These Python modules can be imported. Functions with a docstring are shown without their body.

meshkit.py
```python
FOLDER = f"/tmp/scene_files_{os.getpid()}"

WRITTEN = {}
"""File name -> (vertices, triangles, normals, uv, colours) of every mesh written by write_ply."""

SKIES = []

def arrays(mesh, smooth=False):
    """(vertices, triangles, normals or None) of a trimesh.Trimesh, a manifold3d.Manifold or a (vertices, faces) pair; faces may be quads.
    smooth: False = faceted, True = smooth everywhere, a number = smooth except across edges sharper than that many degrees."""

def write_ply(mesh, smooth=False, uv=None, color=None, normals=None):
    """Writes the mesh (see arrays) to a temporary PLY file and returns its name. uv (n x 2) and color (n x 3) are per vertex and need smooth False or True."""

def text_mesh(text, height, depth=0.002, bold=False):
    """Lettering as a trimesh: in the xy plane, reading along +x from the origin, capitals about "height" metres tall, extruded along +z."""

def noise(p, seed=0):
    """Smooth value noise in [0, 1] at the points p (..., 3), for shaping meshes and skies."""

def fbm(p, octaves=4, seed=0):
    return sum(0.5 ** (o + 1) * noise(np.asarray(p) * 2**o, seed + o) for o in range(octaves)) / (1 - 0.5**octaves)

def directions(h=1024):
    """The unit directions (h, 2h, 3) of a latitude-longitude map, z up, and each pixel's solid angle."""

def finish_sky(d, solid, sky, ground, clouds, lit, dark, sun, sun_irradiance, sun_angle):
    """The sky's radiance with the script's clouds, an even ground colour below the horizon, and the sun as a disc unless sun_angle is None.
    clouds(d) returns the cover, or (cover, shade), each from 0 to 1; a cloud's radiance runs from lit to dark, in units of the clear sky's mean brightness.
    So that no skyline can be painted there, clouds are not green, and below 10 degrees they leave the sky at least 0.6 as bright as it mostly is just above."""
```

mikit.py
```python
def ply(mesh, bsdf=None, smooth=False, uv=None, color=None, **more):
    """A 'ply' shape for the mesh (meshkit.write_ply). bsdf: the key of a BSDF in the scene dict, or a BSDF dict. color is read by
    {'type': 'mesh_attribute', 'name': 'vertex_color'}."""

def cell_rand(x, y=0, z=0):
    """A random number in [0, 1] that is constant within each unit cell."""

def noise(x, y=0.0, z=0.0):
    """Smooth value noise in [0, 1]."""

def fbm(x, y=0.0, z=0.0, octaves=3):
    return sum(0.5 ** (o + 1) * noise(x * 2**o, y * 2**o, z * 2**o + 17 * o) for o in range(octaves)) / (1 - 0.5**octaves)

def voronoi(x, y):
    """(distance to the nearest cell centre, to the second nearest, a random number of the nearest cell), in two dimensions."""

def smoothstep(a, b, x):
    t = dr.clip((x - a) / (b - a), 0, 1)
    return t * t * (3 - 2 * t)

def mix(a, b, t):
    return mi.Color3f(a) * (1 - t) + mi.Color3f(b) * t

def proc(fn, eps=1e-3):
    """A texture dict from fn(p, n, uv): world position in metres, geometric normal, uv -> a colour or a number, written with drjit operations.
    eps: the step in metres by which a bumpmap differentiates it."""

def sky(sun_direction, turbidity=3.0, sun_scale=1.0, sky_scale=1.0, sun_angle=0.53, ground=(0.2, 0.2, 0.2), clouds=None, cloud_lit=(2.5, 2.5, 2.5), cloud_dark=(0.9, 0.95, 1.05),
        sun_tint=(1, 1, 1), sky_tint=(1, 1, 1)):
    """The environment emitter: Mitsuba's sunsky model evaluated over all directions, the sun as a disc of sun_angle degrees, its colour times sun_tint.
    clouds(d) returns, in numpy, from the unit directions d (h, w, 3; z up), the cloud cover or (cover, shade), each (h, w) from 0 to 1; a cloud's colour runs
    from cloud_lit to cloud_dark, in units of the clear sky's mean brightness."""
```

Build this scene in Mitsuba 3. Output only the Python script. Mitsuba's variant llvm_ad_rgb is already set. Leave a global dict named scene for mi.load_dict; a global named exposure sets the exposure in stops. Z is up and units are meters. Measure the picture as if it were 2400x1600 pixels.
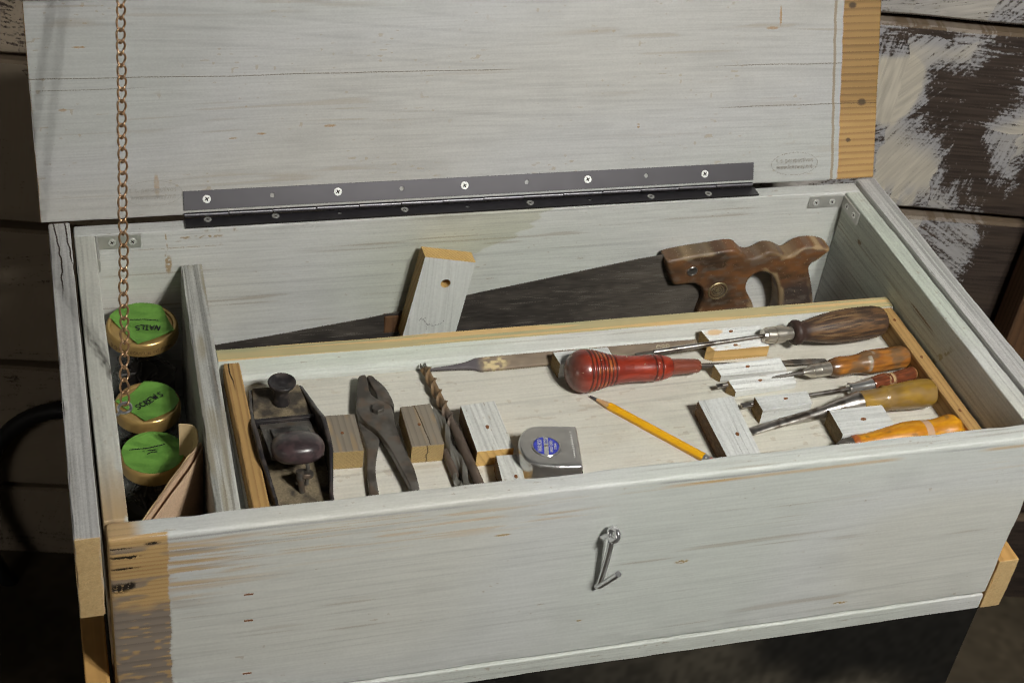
import math
import numpy as np
import trimesh
import shapely
from shapely.geometry import Polygon, LineString, Point
from scipy.spatial import Delaunay
import drjit as dr
import mitsuba as mi
import mikit
import meshkit
from mikit import noise, fbm, smoothstep, mix, proc

T = mi.ScalarTransform4f
scene, labels = {}, {}
RNG = np.random.default_rng(7)

# ------------------------------------------------------------------ camera, light, exposure
CAM = np.array([-0.0354, -0.7838, 0.7808])
FWD = np.array([0.2803, 0.7391, -0.6125])
UP = np.array([0.0788, 0.6182, 0.7821])
scene['camera'] = {'type': 'thinlens', 'fov': 36.75, 'fov_axis': 'x', 'near_clip': 0.05, 'far_clip': 30.0,
                   'aperture_radius': 0.0020, 'focus_distance': 1.27,
                   'to_world': T().look_at(origin=CAM.tolist(), target=(CAM + FWD).tolist(), up=UP.tolist())}
exposure = 0.0
LAMP = np.array([0.77, -1.04, 1.30])
LAMP_AIM = np.array([0.60, 0.00, -0.10])
LAMP_R = 0.036                  # each of the four bulbs
LAMP_POWER = 745.0
FILL_TUBE = np.array([0.15, -0.75, 1.85])
FILL_TUBE_POWER = 5.5
SIDE_FILL = np.array([-1.9, -0.9, 0.40])
SIDE_FILL_POWER = 3.4

W, D, TF, TB, TE, TC, H = 0.72, 0.347, 0.0185, 0.0157, 0.0171, 0.0206, 0.189
ZF = -0.064                      # top of the tray floor
LID0 = np.array([0.0, 0.363, 0.0046])
LID_D = np.array([0.0, 0.4226, 0.9063])
LID_N = np.array([0.0, -0.9063, 0.4226])


# ------------------------------------------------------------------ bookkeeping
def numbered(name):
    key, i = name, 0
    while key in scene or key in labels or any(k.startswith(key + '__') for k in scene):
        i += 1
        key = f'{name}_{i:03d}'
    return key


USED = set()


def thing(name, label, cat, group=None):
    key, i = name, 0
    while key in USED:
        i += 1
        key = f'{name}_{i:03d}'
    USED.add(key)
    labels[key] = {'label': label, 'category': cat}
    if group:
        labels[key]['group'] = group
    return key


def obj(name, mesh, bsdf, parent=None, smooth=32, label=None, kind=None):
    key = name if parent is None else parent + '__' + name
    base, i = key, 0
    while key in USED:
        i += 1
        key = f'{base}_{i:03d}'
    USED.add(key)
    if isinstance(mesh, dict):
        scene[key] = mesh
    elif isinstance(mesh, tuple):
        scene[key] = mikit.ply(mesh[0], bsdf, smooth=True, uv=mesh[1])
    else:
        scene[key] = mikit.ply(mesh, bsdf, smooth=smooth)
    if label or kind:
        labels[key] = {}
        if label:
            labels[key]['label'] = label
        if kind:
            labels[key]['kind'] = kind
    return key


# ------------------------------------------------------------------ mesh helpers
def frame(o, x, y, z=None):
    x = np.array(x, float); x /= np.linalg.norm(x)
    y = np.array(y, float); y = y - x * (x @ y); y /= np.linalg.norm(y)
    m = np.eye(4)
    m[:3, 0], m[:3, 1], m[:3, 2], m[:3, 3] = x, y, np.cross(x, y), o
    return m


def moved(mesh, m):
    if isinstance(mesh, tuple):
        return (moved(mesh[0], m), mesh[1])
    v = mesh.vertices @ m[:3, :3].T + m[:3, 3]
    return trimesh.Trimesh(v, mesh.faces, process=False)


def coords(h, b, res):
    n = max(2, int(round(2 * (h - b) / res)) + 1)
    return np.unique(np.round(np.concatenate([[-h, -h + 0.3 * b], np.linspace(-h + b, h - b, n), [h - 0.3 * b, h]]), 7))


def rbox(lo, hi, b=0.0011, res=0.03, amp=0.0, chip=0.0, seed=0, grain=0):
    """A board with rounded, slightly uneven edges between the corners lo and hi."""
    lo, hi = np.array(lo, float), np.array(hi, float)
    c, h = (lo + hi) / 2, (hi - lo) / 2
    b = min(b, 0.45 * h.min())
    g = [coords(h[k], b, res) for k in range(3)]
    V, Fc, n0 = [], [], 0
    for ax in range(3):
        i, j = (ax + 1) % 3, (ax + 2) % 3
        A, B = np.meshgrid(g[i], g[j], indexing='ij')
        na, nb = A.shape
        idx = np.arange(na * nb).reshape(na, nb)
        q = np.stack([idx[:-1, :-1], idx[1:, :-1], idx[1:, 1:], idx[:-1, 1:]], -1).reshape(-1, 4)
        for s in (-1, 1):
            p = np.zeros((na * nb, 3))
            p[:, i], p[:, j], p[:, ax] = A.ravel(), B.ravel(), s * h[ax]
            f = q if s > 0 else q[:, ::-1]
            V.append(p); Fc.append(f + n0); n0 += len(p)
    V, Q = np.vstack(V), np.vstack(Fc)
    inner = np.clip(V, -(h - b), h - b)
    d = V - inner
    L = np.linalg.norm(d, axis=1, keepdims=True)
    out = d / np.maximum(L, 1e-12)
    edge = (np.abs(d) > 0.2 * b).sum(1) >= 2
    P = inner + b * out
    if amp or chip:
        s = np.array([90.0, 90.0, 90.0]); s[grain] = 12.0
        w = c + P
        wob = meshkit.fbm(w * s, 2, seed) - 0.5
        P = P + out * (amp * 2 * wob)[:, None]
        if chip:
            s2 = np.array([160.0] * 3); s2[grain] = 60.0
            k = np.clip(meshkit.fbm(w * s2, 2, seed + 5) - 0.52, 0, 1) * 4 * chip
            P = P - out * (k * edge)[:, None]
    P = P + c
    F3 = np.vstack([Q[:, [0, 1, 2]], Q[:, [0, 2, 3]]])
    m = trimesh.Trimesh(P, F3, process=False)
    m.merge_vertices(digits_vertex=6)
    m.update_faces(m.nondegenerate_faces())
    return m


def hexa(top, bot, r=0.0006):
    """A block with four top and four bottom corners (any heights), its edges eased by r."""
    pts = np.array(list(top) + list(bot), float)
    cen = pts.mean(0)
    s = trimesh.creation.icosphere(subdivisions=1, radius=r).vertices
    inn = pts + np.sign(cen - pts) * r
    return trimesh.convex.convex_hull((inn[:, None] + s[None]).reshape(-1, 3))


def lathe(prof, A, B, n=40, seed=None, amp=0.0, hard=38, fac=None, flute=None):
    """Turned shape: prof = (fraction along A-B, radius). uv.x = fraction, uv.y = angle fraction."""
    A, B = np.array(A, float), np.array(B, float)
    L = np.linalg.norm(B - A)
    pr = [list(p) for p in prof]
    rows = [pr[0]]
    for k in range(1, len(pr) - 1):
        a = np.array([(pr[k][0] - pr[k - 1][0]) * L, pr[k][1] - pr[k - 1][1]])
        c = np.array([(pr[k + 1][0] - pr[k][0]) * L, pr[k + 1][1] - pr[k][1]])
        na, nc = np.linalg.norm(a), np.linalg.norm(c)
        rows.append(pr[k])
        if na > 1e-9 and nc > 1e-9 and math.degrees(math.acos(np.clip(a @ c / na / nc, -1, 1))) > hard:
            rows.append(None); rows.append(pr[k])
    rows.append(pr[-1])
    ang = np.linspace(0, 2 * np.pi, n + 1)
    V, UV, F3, prev = [], [], [], None
    for row in rows:
        if row is None:
            prev = None
            continue
        t, r = row
        rr = np.full(n + 1, r)
        if flute is not None:
            rr = rr * flute(t, ang)
        p = np.stack([rr * np.cos(ang), rr * np.sin(ang), np.full(n + 1, t * L)], 1)
        i0 = sum(len(v) for v in V)
        V.append(p); UV.append(np.stack([np.full(n + 1, t), ang / (2 * np.pi)], 1))
        if prev is not None:
            for k in range(n):
                a, b, c, d = prev + k, prev + k + 1, i0 + k + 1, i0 + k
                F3 += [[a, b, c], [a, c, d]]
        prev = i0
    V, UV = np.vstack(V), np.vstack(UV)
    if amp:
        q = V * 260
        V[:, :2] *= (1 + (meshkit.fbm(q, 2, seed or 0) - 0.5)[:, None] * amp / np.maximum(np.linalg.norm(V[:, :2], axis=1, keepdims=True), 1e-4))
    z = (B - A) / L
    x = np.cross(z, [0, 0, 1]) if abs(z[2]) < 0.9 else np.cross(z, [1, 0, 0])
    x /= np.linalg.norm(x)
    y = np.cross(z, x)
    V = A + V[:, :1] * x + V[:, 1:2] * y + V[:, 2:] * z
    return (trimesh.Trimesh(V, np.array(F3), process=False), UV)


def tube(path, r, n=10, closed=False, caps=True):
    P = np.array(path, float)
    m = len(P)
    R = np.broadcast_to(np.asarray(r, float), (m,))
    t = np.gradient(P, axis=0) if not closed else np.roll(P, -1, 0) - np.roll(P, 1, 0)
    t /= np.linalg.norm(t, axis=1, keepdims=True)
    ref = np.array([0, 0, 1.0]) if abs(t[0][2]) < 0.9 else np.array([1.0, 0, 0])
    u = np.cross(t[0], ref); u /= np.linalg.norm(u)
    V = []
    a = np.linspace(0, 2 * np.pi, n, endpoint=False)
    for k in range(m):
        u = u - t[k] * (t[k] @ u); u /= np.linalg.norm(u)
        w = np.cross(t[k], u)
        V.append(P[k] + R[k] * (np.cos(a)[:, None] * u + np.sin(a)[:, None] * w))
    V = np.vstack(V)
    F3 = []
    for k in range(m if closed else m - 1):
        k2 = (k + 1) % m
        sh = 0
        if closed and k == m - 1:
            d = V[:n] - V[k * n]
            sh = int(np.argmin(np.linalg.norm(d, axis=1)))
        for j in range(n):
            a0, b0 = k * n + j, k * n + (j + 1) % n
            c0, d0 = k2 * n + (j + 1 + sh) % n, k2 * n + (j + sh) % n
            F3 += [[a0, b0, c0], [a0, c0, d0]]
    if not closed and caps:
        V = np.vstack([V, P[0], P[-1]])
        e = (m - 1) * n
        for j in range(n):
            F3 += [[len(V) - 2, (j + 1) % n, j], [len(V) - 1, e + j, e + (j + 1) % n]]
    return trimesh.Trimesh(V, np.array(F3), process=False)


def sweep(section, path, twist=None, scale=None, up=(0, 0, 1)):
    """A closed 2D section carried along a path, turned by twist(k) and sized by scale(k)."""
    S, P = np.array(section, float), np.array(path, float)
    m, n = len(P), len(S)
    t = np.gradient(P, axis=0); t /= np.linalg.norm(t, axis=1, keepdims=True)
    V = []
    for k in range(m):
        x = np.cross(up, t[k]); x /= np.linalg.norm(x)
        y = np.cross(t[k], x)
        q = S * (1 if scale is None else scale(k))
        if twist is not None:
            c, s = math.cos(twist(k)), math.sin(twist(k))
            q = np.stack([q[:, 0] * c - q[:, 1] * s, q[:, 0] * s + q[:, 1] * c], 1)
        V.append(P[k] + q[:, :1] * x + q[:, 1:] * y)
    V = np.vstack(V + [P[:1], P[-1:]])
    F3 = []
    for k in range(m - 1):
        for j in range(n):
            a, b, c, d = k * n + j, k * n + (j + 1) % n, (k + 1) * n + (j + 1) % n, (k + 1) * n + j
            F3 += [[a, b, c], [a, c, d]]
    for j in range(n):
        F3 += [[len(V) - 2, (j + 1) % n, j], [len(V) - 1, (m - 1) * n + j, (m - 1) * n + (j + 1) % n]]
    mesh = trimesh.Trimesh(V, np.array(F3), process=False)
    trimesh.repair.fix_normals(mesh)
    return mesh


def smooth_ring(pts, h=0.002, it=2):
    """Corner-cutting of a closed outline."""
    p = np.array(pts, float)
    for _ in range(it):
        q = np.roll(p, -1, 0)
        p = np.stack([0.75 * p + 0.25 * q, 0.25 * p + 0.75 * q], 1).reshape(-1, 2)
    return Polygon(p)


def ring_points(poly, h):
    out = []
    for g in getattr(poly, 'geoms', [poly]):
        for r in [g.exterior, *g.interiors]:
            n = max(6, int(r.length / h))
            out += [r.interpolate(k / n, normalized=True).coords[0] for k in range(n)]
    return out


def pillow(poly, t, r, h=0.0018, dome=0.0):
    """A flat piece of thickness t cut to the outline, its rims rounded by r. uv.x = distance from the rim / 10 mm."""
    dens = poly.segmentize(h)
    pts = [p for ring in [dens.exterior, *dens.interiors] for p in ring.coords[:-1]]
    nb = len(pts)
    for q in (0.12, 0.35, 0.68, 1.0):
        inn = poly.buffer(-q * r)
        if not inn.is_empty:
            pts += ring_points(inn, h)
    inn = poly.buffer(-(r + 0.8 * h))
    if not inn.is_empty:
        x0, y0, x1, y1 = inn.bounds
        gx, gy = np.meshgrid(np.arange(x0, x1, 2.2 * h), np.arange(y0, y1, 2.2 * h))
        k = shapely.contains_xy(inn, gx.ravel(), gy.ravel())
        pts += list(zip(gx.ravel()[k], gy.ravel()[k]))
    P = np.unique(np.round(np.array(pts), 7), axis=0)
    tri = Delaunay(P).simplices
    cen = P[tri].mean(1)
    tri = tri[shapely.contains_xy(poly.buffer(1e-6), cen[:, 0], cen[:, 1])]
    a = P[tri]
    area = (a[:, 1, 0] - a[:, 0, 0]) * (a[:, 2, 1] - a[:, 0, 1]) - (a[:, 1, 1] - a[:, 0, 1]) * (a[:, 2, 0] - a[:, 0, 0])
    tri = tri[np.abs(area) > 1e-12]; area = area[np.abs(area) > 1e-12]
    tri[area < 0] = tri[area < 0][:, ::-1]
    d = shapely.distance(poly.boundary, shapely.points(P))
    dd = np.clip(d, 0, r)
    z = t / 2 - r + np.sqrt(np.maximum(r * r - (r - dd) ** 2, 0))
    if dome:
        z = z + dome * np.clip(d / d.max(), 0, 1) ** 0.7
    n = len(P)
    V = np.vstack([np.column_stack([P, z]), np.column_stack([P, -z + (2 * dome * 0)])])
    F3 = [tri, tri[:, ::-1] + n]
    e = np.vstack([tri[:, [0, 1]], tri[:, [1, 2]], tri[:, [2, 0]]])
    key = np.sort(e, 1)
    _, first, cnt = np.unique(key, axis=0, return_index=True, return_counts=True)
    b = e[first[cnt == 1]]
    F3 += [np.stack([b[:, 1], b[:, 0], b[:, 0] + n], 1), np.stack([b[:, 1], b[:, 0] + n, b[:, 1] + n], 1)]
    uv = np.stack([np.concatenate([d, d]) / 0.01, np.zeros(2 * n)], 1)
    return (trimesh.Trimesh(V, np.vstack(F3), process=False), uv)


def flat(poly, t):
    gs = [g for g in getattr(poly, 'geoms', [poly]) if g.area > 1e-10]
    return trimesh.util.concatenate([trimesh.creation.extrude_polygon(g, t, engine='earcut') for g in gs])


def strokes(lines, w):
    return shapely.union_all([LineString(l).buffer(w / 2, quad_segs=3) for l in lines])


HAND = {'N': [[(0, 0), (.05, 1)], [(.05, 1), (.6, 0)], [(.6, 0), (.68, 1)]],
        'A': [[(0, 0), (.35, 1), (.68, 0)], [(.14, .38), (.58, .36)]],
        'I': [[(.2, 0), (.22, 1)], [(0, 1), (.42, 1)], [(0, 0), (.42, 0)]],
        'L': [[(.05, 1), (0, .03), (.55, 0)]],
        'S': [[(.6, .9), (.35, 1), (.08, .82), (.16, .6), (.48, .45), (.58, .2), (.3, 0), (0, .1)]],
        'C': [[(.6, .85), (.35, 1), (.05, .65), (.08, .25), (.35, 0), (.62, .15)]],
        'R': [[(.05, 0), (.08, 1), (.5, .92), (.55, .65), (.1, .5), (.62, 0)]],
        'E': [[(.55, 1), (.05, .97), (0, 0), (.58, .04)], [(.03, .52), (.45, .54)]],
        'W': [[(0, 1), (.2, 0), (.42, .7), (.62, 0), (.85, 1)]]}


def hand_text(text, height, w, squeeze=0.85, gap=0.25, wob=0.06, seed=1):
    rg = np.random.default_rng(seed)
    x, L = 0.0, []
    for ch in text:
        k = HAND[ch]
        dy, rot = rg.normal(0, wob), rg.normal(0, 0.08)
        ww = max(p[0] for s in k for p in s)
        for s in k:
            L.append([((x + (px * math.cos(rot) - py * math.sin(rot)) * squeeze) * height, (py + px * math.sin(rot) + dy) * height) for px, py in s])
        x += ww * squeeze + gap
    return strokes(L, w), x * height


# ------------------------------------------------------------------ materials
def C(*c):
    return mi.Color3f(*c)


def spot(l, a, l0, a0, rl, ra, soft=0.35):
    return 1 - smoothstep(1 - soft, 1 + soft, dr.sqrt(dr.square((l - l0) / rl) + dr.square((a - a0) / ra)))


def rgb(r, g, b):
    return {'type': 'rgb', 'value': [r, g, b]}


def wood_axis(p, ax):
    c = [p.x, p.y, p.z]
    o = [c[k] for k in range(3) if k != ax]
    return c[ax], o[0], o[1]


def rings(l, a, b, seed, freq=60.0, warp=1.6, lf=2.0):
    v = (a + 0.7 * b) * freq + warp * 2.2 * noise(l * lf + seed, a * 11 + seed, b * 11)
    f = v - dr.floor(v)
    return smoothstep(0.35, 0.9, f) * (1 - smoothstep(0.92, 1.0, f))


def paint_col(l, a, b, seed, base, line=0.3, rub=1.0, raw=(0.33, 0.235, 0.13), green=1.0, freq=60.0, warp=1.6, lf=2.0):
    """Thin milky paint over brushed pine: fine brush lines, faint growth lines in places, a little rubbed through to the wood."""
    w = 0.006 * noise(l * 5 + seed, a * 14, 3.0)
    f1 = noise(l * 34 + seed, (a + w) * 820, b * 820)
    f2 = noise(l * 17 + seed, (a + w) * 400, b * 400)
    mid = noise(l * 5.5 + seed, (a + w) * 60, b * 60 + seed)
    low = noise(l * 4 + seed, a * 9, b * 9 + seed)
    sp = noise(l * 760, a * 900, b * 900)
    v = (a + 0.7 * b) * freq * 1.9 + warp * 3.2 * noise(l * lf + seed, a * 12 + seed, b * 12)
    r = (1 - smoothstep(0.02, 0.16, dr.abs(v - dr.floor(v) - 0.5))) * smoothstep(0.40, 0.70, noise(l * 6 + 3 * seed, v * 0.6))
    k = 1.055 - line * (0.30 * r + 0.50 * (f1 - 0.4) + 0.34 * smoothstep(0.55, 0.85, f2) * (0.2 + 0.8 * mid) + 0.16 * (mid - 0.5) + 0.34 * (sp - 0.5))
    sm = noise(l * 26 + seed, a * 34, b * 34)
    col = C(*base) * (k * (1.01 - 0.05 * smoothstep(0.55, 0.88, sm)))
    col = mix(col, col * C(0.90, 0.985, 0.87), smoothstep(0.50, 0.80, low) * 0.65 * green)
    col = mix(col, col * C(0.985, 0.955, 0.88), smoothstep(0.50, 0.22, low) * 0.6)
    wear = smoothstep(0.60, 0.80, mid) * smoothstep(0.66, 0.84, f2)
    sk = smoothstep(0.88, 0.93, noise(l * 190 + seed, a * 420, b * 420)) * smoothstep(0.45, 0.70, noise(l * 30, a * 40, b * 40 + seed))
    return mix(col, C(*raw) * 0.8, dr.clip(wear * 0.40 * rub + 0.40 * sk, 0, 1))


def raw_col(l, a, b, seed, light, dark, freq=85.0, warp=1.6, lf=2.5):
    fine = noise(l * 30 + seed, a * 700, b * 700)
    r = rings(l, a, b, seed, freq, warp, lf)
    mid = noise(l * 6, a * 70, b * 70 + seed)
    return mix(light, dark, dr.clip(0.55 * r + 0.30 * (fine - 0.4) + 0.35 * (mid - 0.45), 0, 1))


def mat(name, color, rough=0.55, spec=0.35, bump=None, bscale=0.0, metallic=0.0, eps=6e-4, **more):
    base = proc(color) if callable(color) else rgb(*color)
    b = {'type': 'principled', 'base_color': base, 'roughness': rough if not callable(rough) else proc(rough), 'specular': spec, 'metallic': metallic, **more}
    if bump is not None:
        b = {'type': 'bumpmap', 'arbitrary': proc(bump, eps=eps), 'scale': bscale, 'bsdf': b}
    scene[name] = {'type': 'twosided', 'bsdf': b}
    return name


def bump_x(p, n, uv):
    return noise(p.x * 12, p.y * 640, p.z * 640)


def bump_y(p, n, uv):
    return noise(p.x * 640, p.y * 12, p.z * 640)


PAINT = (0.50,0.51,0.48)
RAWT = (0.40, 0.265, 0.125)


def c_lid(p, n, uv):
    l, s = p.x, (p.y - 0.363) * 0.4226 + (p.z - 0.0046) * 0.9063
    col = paint_col(l, s, mi.Float(0.0), 3.1, (0.338, 0.338, 0.334), line=0.24, rub=0.5, green=0.35, freq=42.0, warp=2.6, lf=1.6)
    # thin long checks in the board
    w = 0.0016 * (noise(l * 9, 1.5) - 0.5) + 0.0009 * (noise(l * 40, 4.5) - 0.5)
    cr = (1 - smoothstep(0.00018, 0.0006, dr.abs(s - 0.1215 + 0.011 * l + w))) * smoothstep(0.40, 0.55, noise(l * 7 + 3, 2.0))
    cr2 = (1 - smoothstep(0.00018, 0.0006, dr.abs(s - 0.0795 + 0.007 * l + w))) * smoothstep(0.57, 0.62, l)
    cr3 = (1 - smoothstep(0.00018, 0.0005, dr.abs(s - 0.112 + w))) * smoothstep(-0.045, -0.03, l) * (1 - smoothstep(0.03, 0.06, l))
    col = mix(col, C(0.12, 0.10, 0.075), dr.clip(cr * 0.8 + cr2 * 0.8 + cr3 * 0.6, 0, 1))
    m = mi.Float(0)
    for l0, s0, rl, ra in [(-0.0183, 0.095, 0.0032, 0.0012), (-0.001, 0.147, 0.0055, 0.0008), (0.1484, 0.0685, 0.0042, 0.0008), (0.2096, 0.0731, 0.0052, 0.0011),
                           (0.1236, 0.0655, 0.0036, 0.0006), (0.5043, 0.0628, 0.0014, 0.0009), (0.5043, 0.0602, 0.0014, 0.0009), (0.6409, 0.1492, 0.0060, 0.0014), (0.6492, 0.1605, 0.0012, 0.0090)]:
        m = m + spot(l, s, l0, s0, rl, ra)
    m = m + 0.6 * spot(l, s, 0.0555, 0.028, 0.0022, 0.009)
    col = mix(col, C(0.27, 0.165, 0.07), dr.clip(m, 0, 1) * (0.45 + 0.55 * noise(l * 700, s * 700)))
    # bare strip where a batten once lay
    e = 0.0010 * (noise(s * 140, 7.0) - 0.5)
    bare = smoothstep(0.7158, 0.7172, l + e - 0.018 * (0.09 - s) * 0.25)
    rw = raw_col(l * 0.8, s, mi.Float(0.0), 11.0, C(0.385, 0.235, 0.090), C(0.19, 0.105, 0.038), freq=150.0, warp=1.2, lf=5.0)
    rw = mix(rw, rw * C(0.62, 0.60, 0.55), smoothstep(0.045, 0.085, s) * 0.75)
    kn = spot(l, s, 0.7403, 0.0754, 0.0045, 0.0032) + spot(l, s, 0.727, 0.0387, 0.0026, 0.0020) + spot(l, s, 0.7255, 0.1691, 0.004, 0.003)
    rw = mix(rw, C(0.04, 0.025, 0.015), dr.clip(kn, 0, 1) * 0.85)
    rw = mix(rw, C(0.07, 0.045, 0.02), cr2 * 0.8)
    groove = 1 - smoothstep(0.0008, 0.0020, dr.abs(l + e - 0.7105 + 0.018 * s))
    col = mix(col, C(0.20, 0.15, 0.085), groove * 0.75)
    col = mix(col, rw, bare)
    # sawn edges of the board
    side = smoothstep(0.5, 0.8, dr.abs(n.x))
    return mix(col, C(0.42, 0.25, 0.09) * (0.6 + 0.8 * noise(p.y * 900, p.z * 900)), side)


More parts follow.
